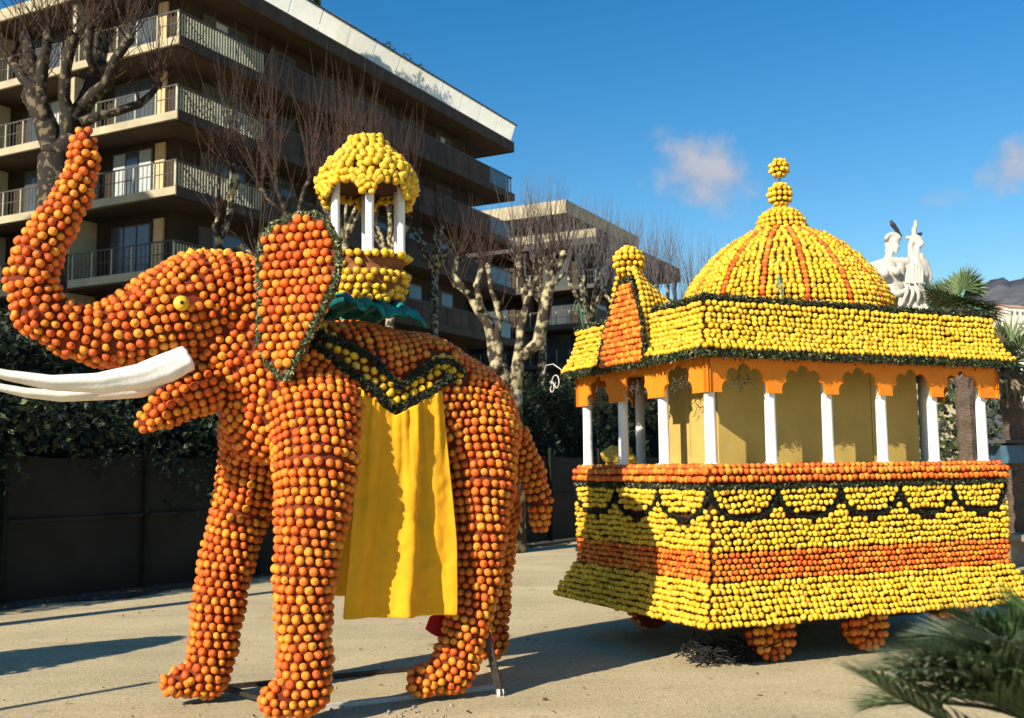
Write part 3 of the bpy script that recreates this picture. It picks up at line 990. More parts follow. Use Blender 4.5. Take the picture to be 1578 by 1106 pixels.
for i, (px, dep, top_, sh_, lab) in enumerate([
        (835, 44, 400, 34, 'far bare tree with tall straight shoots, left of the low building roof'),
        (905, 47, 420, 34, 'far bare tree with tall straight shoots in front of the low building'),
        (965, 50, 430, 32, 'far bare tree with tall shoots above the pale ball on the float roof'),
        (1025, 53, 445, 30, 'far bare tree with shoots fading out beside the striped dome'),
        (1085, 56, 460, 20, 'far bare tree mostly hidden by the striped dome'),
        (600, 40, 330, 26, 'far bare tree with thin shoots against the dark facade behind the howdah'),
        (530, 36, 300, 26, 'far bare tree with thin shoots against the dark facade left of the howdah'),
        (668, 52, 350, 12, 'far bare tree with thin shoots right of the howdah')]):
    tp = [(px, 640, 8), (px + 2, top_ + 70, 6)]
    lim = []
    for k in range(5):
        x = px + (k - 2) * 17 + random.uniform(-5, 5)
        lim.append([(px + 2, top_ + 72, 5), ((px + x) / 2, top_ + 40, 3.5), (x, top_ - abs(k - 2) * -8 + random.uniform(-12, 8), 2.6)])
    pollard(lab, tp, lim, dep, sh_, 3.5 if px > 780 else 4.4, 'twig_grey' if px > 780 else 'twig', spread=0.16, srad=0.017, up=1.0)

# ------------------------------------------------------------------ palms, planting and kerb on the right


def fan_palm(label, px, depth, ycrown, rt_px, nleaf, leaf_len, droop):
    c = at_depth(px, ycrown, depth)
    base = np.array([c[0], c[1], 0.0])
    rt = empty('fan_palm', base, label, 'palm', 'fan palms behind the float')
    rr = rt_px * depth / 1640
    pts, rad = [], []
    k = 26
    for i in range(k + 1):
        pts.append(base + (c - base) * i / k); rad.append(rr * (1.12 if i % 2 else 0.95) * (1.0 - 0.1 * i / k))
    MB().tube(pts, rad, 10, wob=0.15).build('trunk', 'palm_trunk', rt)
    V, FF, T = [], [], []
    stems = MB()
    for i in range(nleaf):
        az = i * 2.399 + random.uniform(-.2, .2)
        el = R(random.uniform(-65, 78)) if droop else R(-25 + 100 * ((i * 0.618) % 1))
        d = np.array([math.cos(az) * math.cos(el), math.sin(az) * math.cos(el), math.sin(el)])
        ps = c + d * leaf_len * 0.55
        stems.tube([c, c + d * leaf_len * .3 + np.array([0, 0, .03]), ps], [0.014, 0.011, 0.009], 4)
        side = norm(np.cross(d, [0, 0, 1.0])); upv = np.cross(side, d)
        L2 = leaf_len * random.uniform(0.75, 1.0)
        dead = (droop and el < R(-20)) or random.random() < .12
        tc_ = np.array([.20, .16, .09]) if dead else np.array([.085, .12, .045]) * random.uniform(.6, 1.6)
        nb = 17
        for k2 in range(nb):
            a = R(-105 + 210 * k2 / (nb - 1))
            dd = norm(d * math.cos(a) + side * math.sin(a) + upv * 0.12 * math.cos(a * 2))
            w = norm(np.cross(dd, upv)) * L2 * 0.045
            m_ = ps + dd * L2 * 0.5 + upv * 0.02
            tip = ps + dd * L2 * (1 - 0.12 * abs(a)) + np.array([0, 0, -L2 * (0.10 if not dead else .4) * random.random()])
            n0 = len(V)
            V += [ps, m_ + w, tip, m_ - w, m_ - upv * L2 * .02]
            FF += [(n0, n0 + 1, n0 + 4), (n0 + 1, n0 + 2, n0 + 4), (n0 + 2, n0 + 3, n0 + 4), (n0 + 3, n0, n0 + 4)]
            T += [tc_ * random.uniform(.8, 1.25)] * 5
    mesh_obj('crown', V, FF, 'leaf', rt, False, tint=np.array(T))
    stems.build('leaf_stalks', 'wire_green', rt)
    return rt


fan_palm('fan palm with a full green crown above the right end of the float roof', 1480, 15.0, 474, 15, 30, 0.50, False)
fan_palm('fan palm with drooping dead leaves at the right edge of the photo', 1556, 17.0, 560, 16, 34, 0.60, True)
fan_palm('fan palm with a small crown rising just behind the white statue', 1441, 23.5, 476, 8, 18, 0.5, False)

P = []; Nn = []
for i in range(15000):
    x = random.uniform(3.9, 26); y = 19 + random.uniform(0, 2.5) - 0.1 * x
    P.append((x, y, (2.9 + 0.6 * math.sin(x * 1.1) + .3 * math.sin(x * 3.1)) * random.random() ** .8)); Nn.append((-.2, -.7, .7))
o = leaf_mesh('hedge', P, Nn, 0.17, None, flat=0.2, loc=(12, 19.5, 0), aspect=.5,
              tints=((.03, .045, .014), (.055, .08, .025), (.16, .20, .05)), probs=(.5, .38, .12))
tag(o, 'mottled green hedge seen through the right end of the pavilion', 'hedge')
# raised flower bed with a stone kerb
c = on_ground(1600, 806)
rt = empty('flower_bed', (c[0], c[1], 0), 'raised bed with orange flowers and a pale kerb at the right edge', 'flower bed')
ax = norm([0.93, 0.37, 0]); ay = norm([-.37, .93, 0])
MB().box(np.array([c[0] + 1.3, c[1] + .9, 0.22]), ax, ay, Z, 4.2, 1.7, 0.44).build('soil', 'soil', rt)
for k in range(6):
    MB().box(np.array([c[0] + 1.3, c[1] + .9, 0.24]) + ax * (-1.78 + .715 * k) - ay * 0.93, ax, ay, Z, 0.70, 0.14, 0.48).build('kerb_stone', 'concrete', rt)
P = [np.array([c[0] + 1.3, c[1] + .9, 0.47]) + ax * random.uniform(-2, 2) + ay * random.uniform(-.8, .8) + np.array([0, 0, random.random() * .12]) for i in range(1500)]
ob = leaf_mesh('flowers', P, np.tile([0, 0, 1.0], (1500, 1)), 0.07, rt, flat=.3, aspect=.8, tints=((.75, .25, .03), (.8, .6, .3), (.06, .1, .03)), probs=(.5, .2, .3))
ob['kind'] = 'stuff'
c = on_ground(1592, 872)
rt = empty('stone_bench', (c[0], c[1], 0), 'low dark stone bench beside the right end of the float', 'bench')
MB().box(np.array([c[0] + .35, c[1] + .4, .42]), ax, ay, Z, 1.3, .5, .1).build('seat', 'stone', rt)
for s_ in (-1, 1):
    MB().box(np.array([c[0] + .35, c[1] + .4, .185]) + ax * s_ * .45, ax, ay, Z, .16, .4, .37).build('leg', 'stone', rt)
# something blue and white parked beyond the hedge gap: a small barrow stall
c = at_depth(1558, 700, 17.0)
rt = empty('hand_cart', (c[0], c[1], 0), 'small blue grey cart in the shade beyond the float', 'cart')
MB().box(np.array([c[0], c[1], c[2]]), (1, 0, 0), (0, 1, 0), Z, .5, .4, .28).build('body', 'blue_paint', rt)
MB().box(np.array([c[0] - .1, c[1], c[2] + .2]), (1, 0, 0), (0, 1, 0), Z, .75, .5, .05).build('lid', 'grey_slab', rt)
for s_ in (-1, 1):
    MB().lathe(np.array([c[0] + s_ * .27, c[1], .32]), [(.32, -.03), (.32, .03)], 16, az=(1, 0, 0), ax=(0, 1, 0)).build('wheel', 'rail', rt)
MB().tube([(c[0], c[1], c[2] - .1), (c[0], c[1], .3)], .04).build('leg', 'rail', rt)


# ------------------------------------------------------------------ statue
def blob(name, prims, m, parent, vox):
    b_ = MB()
    for p in prims:
        if len(p) == 4: b_.tube([p[0], p[2]], [p[1], p[3]], 12); b_.ball(p[0], p[1], 12, 8); b_.ball(p[2], p[3], 12, 8)
        else: b_.ball(p[0], p[1], 14, 10, p[2])
    o = b_.build(name, m, parent, True)
    md = o.modifiers.new('Remesh', 'REMESH'); md.mode = 'VOXEL'; md.voxel_size = vox; md.use_smooth_shade = True
    sm = o.modifiers.new('Smooth', 'SMOOTH'); sm.iterations = 2; sm.factor = 0.5
    return o


SD = 21.0


def sp(px, py, dd=0.0): return at_depth(px, py, SD + dd)


ps = SD / 1640
base = sp(1390, 480); base[2] = 0
rt = empty('marble_statue', base, 'white marble statue of two draped women rising behind the float roof', 'statue')
mb = MB()
top_z = sp(1390, 486)[2]
for (w, z0, z1) in ((2.6, 0, .35), (2.1, .35, .7), (1.6, .7, top_z - .25), (1.9, top_z - .25, top_z)):
    mb.box((base[0], base[1], (z0 + z1) / 2), (1, 0, 0), (0, 1, 0), Z, w, w * .8, z1 - z0)
mb.build('pedestal', 'concrete', rt)
w1 = [(sp(1377, 373), 9.6 * ps, (.92, 1, 1.15)), (sp(1380, 383, -.10), 6.2 * ps, (.9, 1, 1.1)), (sp(1381, 388, -.13), 3.0 * ps, (1, 1, .8)),
      (sp(1372, 386), 5.6 * ps, sp(1368, 403), 7.5 * ps),
      (sp(1350, 411), 9.5 * ps, sp(1368, 404), 8.5 * ps), (sp(1368, 404), 8.5 * ps, sp(1396, 403), 7.5 * ps),
      (sp(1366, 415), 17 * ps, sp(1372, 440), 14.5 * ps), (sp(1384, 415), 11 * ps, sp(1382, 442), 12 * ps),
      (sp(1381, 418, -.26), 7.0 * ps, (1, 1, 1)), (sp(1363, 421, -.30), 7.4 * ps, (1, 1, 1)),
      (sp(1343, 412), 8.5 * ps, sp(1350, 440, -.10), 7 * ps), (sp(1350, 440, -.10), 7 * ps, sp(1382, 452, -.40), 5.4 * ps), (sp(1384, 452, -.40), 5.5 * ps, sp(1394, 448, -.44), 3.6 * ps),
      (sp(1398, 404), 6.5 * ps, sp(1404, 424), 5.5 * ps),
      (sp(1372, 446), 17 * ps, sp(1380, 480), 22 * ps), (sp(1356, 452), 11 * ps, sp(1356, 484), 13 * ps),
      (sp(1395, 460, -.25), 13 * ps, sp(1416, 484, -.3), 12 * ps)]
for k in range(8):
    w1.append((sp(1350 + k * 9, 449 + (k % 2) * 5, -.34), 2.8 * ps, sp(1346 + k * 11, 484, -.42), 3.6 * ps))
for k in range(15):   # rolls of hair round the head, like a crown
    a = 0.25 + k * .20
    w1.append((sp(1376 + 10.5 * math.cos(a), 369 - 8.5 * math.sin(a), -.03 - .03 * (k % 2)), 3.5 * ps, (1, 1, 1)))
for k in range(5): w1.append((sp(1366 + (k % 2) * 2, 370 + 4 * k, .02), 3.3 * ps, (1, 1, 1)))
w1.append((sp(1382, 374, -.22), 1.5 * ps, sp(1384, 380, -.27), 2.0 * ps))   # nose
blob('woman_figure', w1, 'marble', rt, 0.018)
w2 = [(sp(1416, 371), 6.2 * ps, (.95, 1, 1.2)), (sp(1419, 377, -.06), 4.0 * ps, (1, 1, 1.0)), (sp(1421, 371, -.08), 1.5 * ps, sp(1423, 374, -.08), 1.4 * ps),
      (sp(1413, 366), 5.6 * ps, (1, 1, .8)), (sp(1411, 372), 4.4 * ps, (1, 1, 1.3)),
      (sp(1414, 378), 4.4 * ps, sp(1412, 391), 6.5 * ps),
      (sp(1409, 396), 8.5 * ps, sp(1412, 420), 15 * ps), (sp(1418, 396), 7 * ps, sp(1421, 424), 11 * ps), (sp(1412, 420), 15 * ps, sp(1408, 436), 14 * ps),
      (sp(1408, 436), 14 * ps, sp(1402, 474), 16 * ps),
      (sp(1404, 394), 5.5 * ps, sp(1403, 378), 4.2 * ps), (sp(1403, 378), 4.2 * ps, sp(1409, 360), 3.6 * ps), (sp(1409, 360), 3.6 * ps, sp(1411, 341), 2.3 * ps), (sp(1408, 356), 3.8 * ps, sp(1411, 347), 3.4 * ps),
      (sp(1406, 365), 3.0 * ps, sp(1398, 366), 2.8 * ps), (sp(1404, 382), 3 * ps, sp(1401, 386), 2.6 * ps),
      (sp(1424, 404), 6.5 * ps, sp(1433, 424), 4.6 * ps), (sp(1433, 424), 4.6 * ps, sp(1430, 440), 4.2 * ps), (sp(1430, 440), 4.2 * ps, sp(1408, 450), 4 * ps),
      (sp(1412, 455), 11 * ps, sp(1424, 484), 13 * ps), (sp(1396, 450, -.2), 7 * ps, sp(1380, 482, -.25), 8 * ps)]
for k in range(6):
    w2.append((sp(1399 + k * 4.5, 404 + abs(k - 2) * 4, -.27), 1.8 * ps, sp(1396 + k * 5, 436, -.34), 2.3 * ps))
for k in range(6):
    w2.append((sp(1398 + k * 4, 442, -.30), 2.4 * ps, sp(1386 + k * 9, 484, -.40), 3.3 * ps))
blob('draped_figure', w2, 'marble', rt, 0.018)
for k in range(4):
    a = sp(1392 + k * 8, 434 + (k % 2) * 4, -.36); b2 = sp(1398 + k * 9, 449 + (k % 3) * 3, -.50); c2 = sp(1388 + k * 13, 474 - k * 3, -.46)
    MB().tube([a, (a + b2) / 2 + np.array([0.02, -.03, -.02]), b2, c2], [1.2 * ps, 2.6 * ps, 3.0 * ps, 1.6 * ps], 8).build('drapery_fold', 'marble', rt, True)


def pigeon(px, py, yaw, size, label, lean):
    c = sp(px, py, 0.05)
    d = np.array([math.cos(yaw), math.sin(yaw), 0]); up = np.array([0, 0, 1.0])
    t = norm(d * math.cos(lean) + up * math.sin(lean)) * size
    o = blob('pigeon', [(c - t * .35, size * .16, c + t * .3, size * .22), (c + t * .3, size * .16, c + t * .5 + up * size * .1, size * .12),
                        (c - t * .35, size * .13, c - t * .95, size * .06), (c + t * .55 + up * size * .1, size * .05, c + t * .7 + up * size * .07, size * .02),
                        (c - up * size * .1, size * .04, c - up * size * .42, size * .03)], 'pigeon', None, 0.012)
    tag(o, label, 'bird', 'pigeons perched on the statue')


pigeon(1379, 350, R(180), .24, 'dark pigeon on the head of the larger marble woman', 0.95)
pigeon(1414, 361, R(0), .17, 'dark pigeon on the smaller marble figure with the raised arm', 0.1)

# ================================================================== ELEPHANT
Oe = np.array([-1.58, 7.34, 0.0])
eu = norm([-0.857, -0.515, 0.0]); ev = norm([-0.515, 0.857, 0.0])


def el(px, py, b_):
    return in_plane(px, py, Oe + ev * b_, ev)


def el_r(p, rpx):
    fwd = RM @ np.array([0, 0, -1.0])
    return rpx / 1640.0 * np.dot(p - C0, fwd)


def loc_(p):
    q = np.asarray(p) - Oe
    return np.stack([q @ eu, q @ ev, q[..., 2]], axis=-1)


chains = {
    'trunk': [(129, 214, 17, 0), (129, 250, 20, 0), (113, 300, 25, 0), (84, 348, 29, 0), (60, 388, 33, 0), (48, 430, 35, 0), (62, 480, 37, 0), (112, 510, 38, 0), (160, 517, 46, 0), (213, 505, 60, 0), (262, 485, 70, 0)],
    'head': [(262, 485, 70, 0), (305, 465, 74, 0), (345, 462, 72, 0), (385, 468, 70, 0)],
    'cheek': [(330, 520, 42, -.08), (375, 550, 48, -.08)],
    'neck': [(385, 475, 72, 0), (425, 560, 100, 0)],
    'body': [(448, 602, 106, 0), (540, 606, 108, 0), (635, 622, 106, 0), (694, 655, 104, 0)],
    'chest': [(420, 640, 76, 0), (400, 660, 60, .22)],
    'jaw': [(224, 650, 16, 0), (262, 626, 28, 0), (310, 598, 38, 0), (365, 568, 46, 0)],
    'near_front': [(488, 640, 76, -.34), (487, 720, 62, -.47), (481, 792, 54, -.52), (470, 880, 46, -.53), (467, 950, 41, -.53), (470, 1020, 39, -.53), (470, 1062, 38, -.53)],
    'near_front_toe': [(470, 1058, 34, -.53), (428, 1078, 27, -.53)],
    'far_front': [(405, 690, 64, .30), (372, 785, 43, .42), (350, 860, 40, .45), (336, 935, 38, .45), (328, 1000, 34, .45), (320, 1042, 31, .45)],
    'far_front_toe': [(318, 1042, 28, .45), (270, 1052, 21, .45)],
    'near_rear': [(732, 670, 70, -.22), (738, 745, 55, -.32), (737, 820, 42, -.37), (736, 895, 36, -.38), (722, 955, 33, -.38), (705, 1010, 33, -.38), (698, 1032, 31, -.38)],
    'near_rear_toe': [(700, 1035, 29, -.38), (648, 1050, 22, -.38)],
    'far_rear': [(735, 690, 64, .25), (758, 790, 42, .40), (760, 860, 30, .45), (760, 930, 24, .45), (758, 990, 23, .45)],
    'far_rear_toe': [(758, 990, 22, .45), (735, 997, 16, .45)],
    'tail': [(795, 672, 20, 0), (819, 725, 18, 0), (832, 772, 17, 0), (832, 806, 14, 0)],
}
CH = {}
for k, ns in chains.items():
    CH[k] = [(el(x, y, b_), el_r(el(x, y, b_), r)) for x, y, r, b_ in ns]
PR = []
for k, c in CH.items():
    for i in range(len(c) - 1): PR.append((c[i][0], c[i][1], c[i + 1][0], c[i + 1][1]))


def sdf(P, kk=0.05):
    d = None
    for a, ra, b_, rb in PR:
        ab = b_ - a; t = np.clip(((P - a) @ ab) / (ab @ ab), 0, 1)
        q = np.linalg.norm(P - (a + t[:, None] * ab), axis=1) - (ra + (rb - ra) * t)
        if d is None: d = q
        else:
            h = np.clip(0.5 + 0.5 * (d - q) / kk, 0, 1)
            d = d * (1 - h) + q * h - kk * h * (1 - h)
    return d


def grad(P):
    e = 0.004
    g_ = np.stack([sdf(P + np.eye(3)[i] * e) - sdf(P - np.eye(3)[i] * e) for i in range(3)], axis=1)
    return norm(g_)


def chain_points(c, row, sp_, cap0=True, cap1=True):
    pts = []
    P_ = np.array([x[0] for x in c]); r_ = np.array([x[1] for x in c])
    seg = np.linalg.norm(np.diff(P_, axis=0), axis=1); cum = np.concatenate([[0], np.cumsum(seg)])
    nrow = max(2, int(round(cum[-1] / row)))
    ss = np.linspace(0, cum[-1], nrow + 1)
    def frame(s):
        e = 0.05
        a = np.array([np.interp(max(0, s - e), cum, P_[:, i]) for i in range(3)]); b_ = np.array([np.interp(min(cum[-1], s + e), cum, P_[:, i]) for i in range(3)])
        return norm(b_ - a)
    rings = []
    def ring(cn, t, r, ph):
        n = max(1, int(round(2 * math.pi * r / sp_)))
        if r < 0.02: pts.append(cn); return
        ref = ev if abs(np.dot(t, ev)) < .9 else np.array([0, 0, 1.0])
        a = norm(np.cross(t, ref)); b_ = np.cross(t, a)
        for k in range(n):
            w = 2 * math.pi * (k + ph) / n
            pts.append(cn + r * (math.cos(w) * a + math.sin(w) * b_))
    for i, s in enumerate(ss):
        cn = np.array([np.interp(s, cum, P_[:, k]) for k in range(3)]); r = np.interp(s, cum, r_)
        ring(cn, frame(s), r, 0.5 * (i % 2))
    for end, on in ((0, cap0), (1, cap1)):
        if not on: continue
        cn, r = (P_[0], r_[0]) if end == 0 else (P_[-1], r_[-1])
        t = -frame(0) if end == 0 else frame(cum[-1])
        m_ = max(2, int(round(r * math.pi / 2 / row)))
        for j in range(1, m_ + 1):
            ph = math.pi / 2 * j / m_
            ring(cn + t * r * math.sin(ph), t, r * math.cos(ph), 0.5 * (j % 2))
    return np.array(pts)


root_e = empty('fruit_elephant', Oe, 'giant elephant figure covered in oranges with raised trunk and white tusks', 'elephant figure')
part_names = {'trunk': 'trunk', 'head': 'head', 'cheek': 'head', 'neck': 'body', 'body': 'body', 'chest': 'body', 'jaw': 'lower_jaw',
              'near_front': 'leg', 'near_front_toe': 'leg', 'far_front': 'leg', 'far_front_toe': 'leg', 'near_rear': 'leg', 'near_rear_toe': 'leg',
              'far_rear': 'leg', 'far_rear_toe': 'leg', 'tail': 'tail'}
groups = [('trunk', ['trunk']), ('head', ['head', 'cheek']), ('lower_jaw', ['jaw']), ('body', ['body', 'neck', 'chest']),
          ('leg', ['near_front', 'near_front_toe']), ('leg', ['far_front', 'far_front_toe']),
          ('leg', ['near_rear', 'near_rear_toe']), ('leg', ['far_rear', 'far_rear_toe']), ('tail', ['tail'])]
PARTS = {}
for nm, keys in groups:
    V, FF = [], []
    for key in keys:
        c = CH[key]
        P_ = np.array([x[0] for x in c]); r_ = np.array([x[1] for x in c])
        b_ = MB()
        n = 20
        pl, rl = [], []
        t0 = norm(P_[0] - P_[1]); t1 = norm(P_[-1] - P_[-2])
        for a in (80, 60, 40, 20): pl.append(P_[0] + t0 * r_[0] * math.sin(R(a))); rl.append(r_[0] * math.cos(R(a)))
        for i in range(len(P_) - 1):
            k = max(1, int(np.linalg.norm(P_[i + 1] - P_[i]) / 0.09))
            for j in range(k): pl.append(P_[i] + (P_[i + 1] - P_[i]) * j / k); rl.append(r_[i] + (r_[i + 1] - r_[i]) * j / k)
        pl.append(P_[-1]); rl.append(r_[-1])
        for a in (20, 40, 60, 80): pl.append(P_[-1] + t1 * r_[-1] * math.sin(R(a))); rl.append(r_[-1] * math.cos(R(a)))
        b_.tube(pl, rl, n)
        vv = np.array(b_.v)
        for it in range(3):
            d = sdf(vv) + 0.022
            vv = vv - grad(vv) * np.where(d < 0.2, np.clip(d, -0.05, 0.05), 0)[:, None] * (np.abs(d) < 0.12)[:, None]
        vv[:, 2] = np.maximum(vv[:, 2], 0.012)
        n0 = len(V); V += list(vv); FF += [tuple(i + n0 for i in f) for f in b_.f]
    po = mesh_obj(nm, V, FF, 'under_orange', root_e, True)
    for key in keys: PARTS[key] = po

cov_e = Cover(root_e)
allP, allK = [], []
orderk = ['near_front', 'near_front_toe', 'trunk', 'near_rear', 'near_rear_toe', 'head', 'body', 'jaw', 'far_front', 'far_front_toe', 'far_rear', 'far_rear_toe', 'tail', 'cheek', 'chest', 'neck']
for key in orderk:
    pts = chain_points(CH[key], 0.0575, 0.0645)
    pts = pts + rng.normal(size=pts.shape) * 0.0028
    d0 = sdf(pts)
    pts = pts[d0 > -0.075]
    for it in range(4):
        d = sdf(pts) + 0.010; pts = pts - grad(pts) * d[:, None]
    allP.append(pts); allK += [key] * len(pts)
ringP = np.concatenate(allP); allK = np.array(allK)
# fill
R1 = []
for key in orderk:
    c = CH[key]
    for i in range(len(c) - 1):
        n = int(4200 * (c[i][1] + c[i + 1][1]) * (np.linalg.norm(c[i][0] - c[i + 1][0]) + .1) / 0.2)
        t = rng.random((n, 1)); d = norm(rng.normal(size=(n, 3)))
        q = c[i][0] * (1 - t) + c[i + 1][0] * t + d * (c[i][1] * (1 - t) + c[i + 1][1] * t)
        q = q[sdf(q) > -0.06]
        R1.append((q, key))
fillP = np.concatenate([x[0] for x in R1]); fillK = np.concatenate([[x[1]] * len(x[0]) for x in R1])
for it in range(4):
    d = sdf(fillP) + 0.010; fillP = fillP - grad(fillP) * d[:, None]
k1 = thin(ringP, None, 0.0515)
ringP = ringP[k1]; allK = allK[k1]
PP = np.concatenate([ringP, fillP]); KK = np.concatenate([allK, fillK])
k2 = thin(PP, None, 0.0520)
# thin() keeps the rings first; ring points are 0.0635 apart, so re-add those it dropped
keep = np.zeros(len(PP), bool); keep[k2] = True; keep[:len(ringP)] = True
PP = PP[keep]; KK = KK[keep]
ok = (np.abs(sdf(PP) + 0.010) < 0.02) & (PP[:, 2] > 0.018)
PP = PP[ok]; KK = KK[ok]
cand = np.repeat(PP, 7, axis=0); cK = np.repeat(KK, 7)
g0 = grad(cand); off_ = rng.normal(size=cand.shape); off_ -= np.sum(off_ * g0, axis=1, keepdims=True) * g0
cand = cand + norm(off_) * rng.uniform(.052, .066, (len(cand), 1))
for it in range(3):
    d = sdf(cand) + 0.010; cand = cand - grad(cand) * d[:, None]
ok = (np.abs(sdf(cand) + 0.010) < 0.015) & (cand[:, 2] > 0.018)
cand = cand[ok]; cK = cK[ok]
both = np.concatenate([PP, cand]); k3 = thin(both, None, 0.0495)
k3 = k3[k3 >= len(PP)]
PP = np.concatenate([PP, both[k3]]); KK = np.concatenate([KK, cK[k3 - (len(both) - len(cand))]])
NN = grad(PP)
PP[:, 2] = np.maximum(PP[:, 2], 0.029)
lp = loc_(PP)

# saddle ornament: a V of lemons with dark leafy borders on each flank
Vpx = [(498, 490), (516, 512), (560, 560), (609, 618), (650, 590), (686, 560), (700, 560), (708, 575)]
Vl = np.array([loc_(el(x, y, -0.50)) for x, y in Vpx])[:, [0, 2]]


def dist_poly(q, pl):
    best = np.full(len(q), 1e9)
    for i in range(len(pl) - 1):
        a, b_ = pl[i], pl[i + 1]; ab = b_ - a
        t = np.clip(((q - a) @ ab) / (ab @ ab), 0, 1)
        best = np.minimum(best, np.linalg.norm(q - (a + t[:, None] * ab), axis=1))
    return best


onbody = np.isin(KK, ['body', 'near_front', 'near_rear', 'neck', 'chest', 'far_front', 'far_rear'])
dv = dist_poly(lp[:, [0, 2]], Vl)
flank = (np.abs(lp[:, 1]) > 0.2) & onbody
is_lem = flank & (dv < 0.062)
drop = flank & (dv >= 0.062) & (dv < 0.105)
crest = (KK == 'head') & (NN[:, 2] > 0.93) & (np.abs(lp[:, 1]) < 0.09)
def march(px, py, t0=4.0):
    d = ray(px, py); d = d / np.linalg.norm(d); t = t0
    for _ in range(80):
        q_ = float(sdf((C0 + d * t)[None])[0])
        if q_ < 0.002: break
        t += q_ * 0.8
    return C0 + d * t


eye_p = march(279, 468)
PX = PP
near_eye = np.linalg.norm(PP - eye_p, axis=1) < 0.062
is_lem = (is_lem | crest) & ~near_eye
keepm = ~drop & ~near_eye
for key in orderk:
    sel = keepm & (KK == key)
    for kd, ms in (('orange', ~is_lem), ('lemon', is_lem)):
        s2 = sel & ms
        if s2.any(): cov_e.add(PARTS[key], PP[s2], NN[s2], kd, 0.0290 if kd == 'orange' else 0.0285)
# leafy borders of the V
for sgn in (-1, 1):
    for off in (-0.084, 0.084):
        line = []
        tt = np.array(Vl)
        for i in range(len(tt)):
            dirv = norm(tt[min(i + 1, len(tt) - 1)] - tt[max(i - 1, 0)])
            line.append(tt[i] + np.array([-dirv[1], dirv[0]]) * off)
        line = polyline(line, 0.02)
        W = Oe + eu * line[:, :1] + ev * (sgn * 0.56) + np.array([0, 0, 1.0]) * line[:, 1:]
        for it in range(8):
            d = sdf(W) - 0.015; gq = grad(W); W = W - gq * np.clip(d, -.1, .1)[:, None]
        garland('saddle_garland', W, grad(W) if False else norm(np.array(ev) * sgn + np.array([0, 0, .4])), root_e, 0.024, 1300, 0.034,
                tints=((.012, .018, .008), (.03, .045, .012), (.12, .14, .05)), probs=(.75, .21, .04))

# eye
ef = norm(C0 - eye_p)
eye_c = eye_p; en = norm(grad(eye_p[None])[0] + ef * .3)
MB().lathe(eye_c, [(0.046, 0), (0.050, 0.02), (0.040, 0.045), (0.012, 0.052)], 18, az=en, ax=norm(np.cross(en, [0, 0, 1.0]))).build('eye', 'eye_yellow', root_e, True)
MB().lathe(eye_c + en * 0.050, [(0.012, 0), (0.012, 0.006)], 12, az=en, ax=norm(np.cross(en, [0, 0, 1.0]))).build('pupil', 'black', bpy.data.objects['eye'])

# ear
pe = el(408, 470, -0.36)
ed = norm(-eu * math.cos(R(52)) - ev * math.sin(R(52)))       # towards the rear edge, flaring outward
en_ = norm(np.cross(ed, [0, 0, 1.0]))
if np.dot(en_, C0 - pe) < 0: en_ = -en_
earpx = [(402, 396), (409, 366), (432, 345), (462, 333), (490, 332), (510, 346), (523, 374), (525, 408), (519, 440), (497, 481), (480, 516), (461, 553), (445, 582),
         (436, 580), (420, 565), (403, 530), (403, 490), (405, 440)]
eo = [in_plane(x, y, pe, en_) for x, y in earpx]
ear = MB().prism([p - en_ * 0.03 for p in eo], en_, 0.06).build('ear', 'under_orange', root_e)
e2 = np.array([[np.dot(p - pe, ed), p[2]] for p in eo])


def inside(q, poly):
    c = np.zeros(len(q), bool)
    n = len(poly); j = n - 1
    for i in range(n):
        xi, yi = poly[i]; xj, yj = poly[j]
        cond = ((yi > q[:, 1]) != (yj > q[:, 1])) & (q[:, 0] < (xj - xi) * (q[:, 1] - yi) / (yj - yi + 1e-12) + xi)
        c ^= cond; j = i
    return c


xs0, xs1 = e2[:, 0].min(), e2[:, 0].max(); z0_, z1_ = e2[:, 1].min(), e2[:, 1].max()
pts2 = []
iz = 0; z = z0_ + .03
while z < z1_:
    x = xs0 + 0.02 + (0.033 if iz % 2 else 0)
    while x < xs1: pts2.append((x, z)); x += 0.066
    z += 0.0585; iz += 1
pts2 = np.array(pts2)
closed = np.vstack([e2, e2[:1]])
ins = inside(pts2, e2) & (dist_poly(pts2, closed) > 0.022)
pts2 = pts2[ins] + rng.normal(size=(ins.sum(), 2)) * 0.004
for sgn in (1, -1):
    W = pe + ed * pts2[:, :1] + np.array([0, 0, 1.0]) * (pts2[:, 1:] - pe[2]) + en_ * sgn * 0.05
    cov_e.add(ear, W, np.tile(en_ * sgn, (len(W), 1)), 'orange', 0.0300)
garland('ear_garland', [p + en_ * 0.02 for p in eo + eo[:1]], en_, ear, 0.022, 1400, 0.030,
        tints=((.03, .045, .015), (.07, .10, .035), (.28, .30, .16)), probs=(.45, .35, .2))

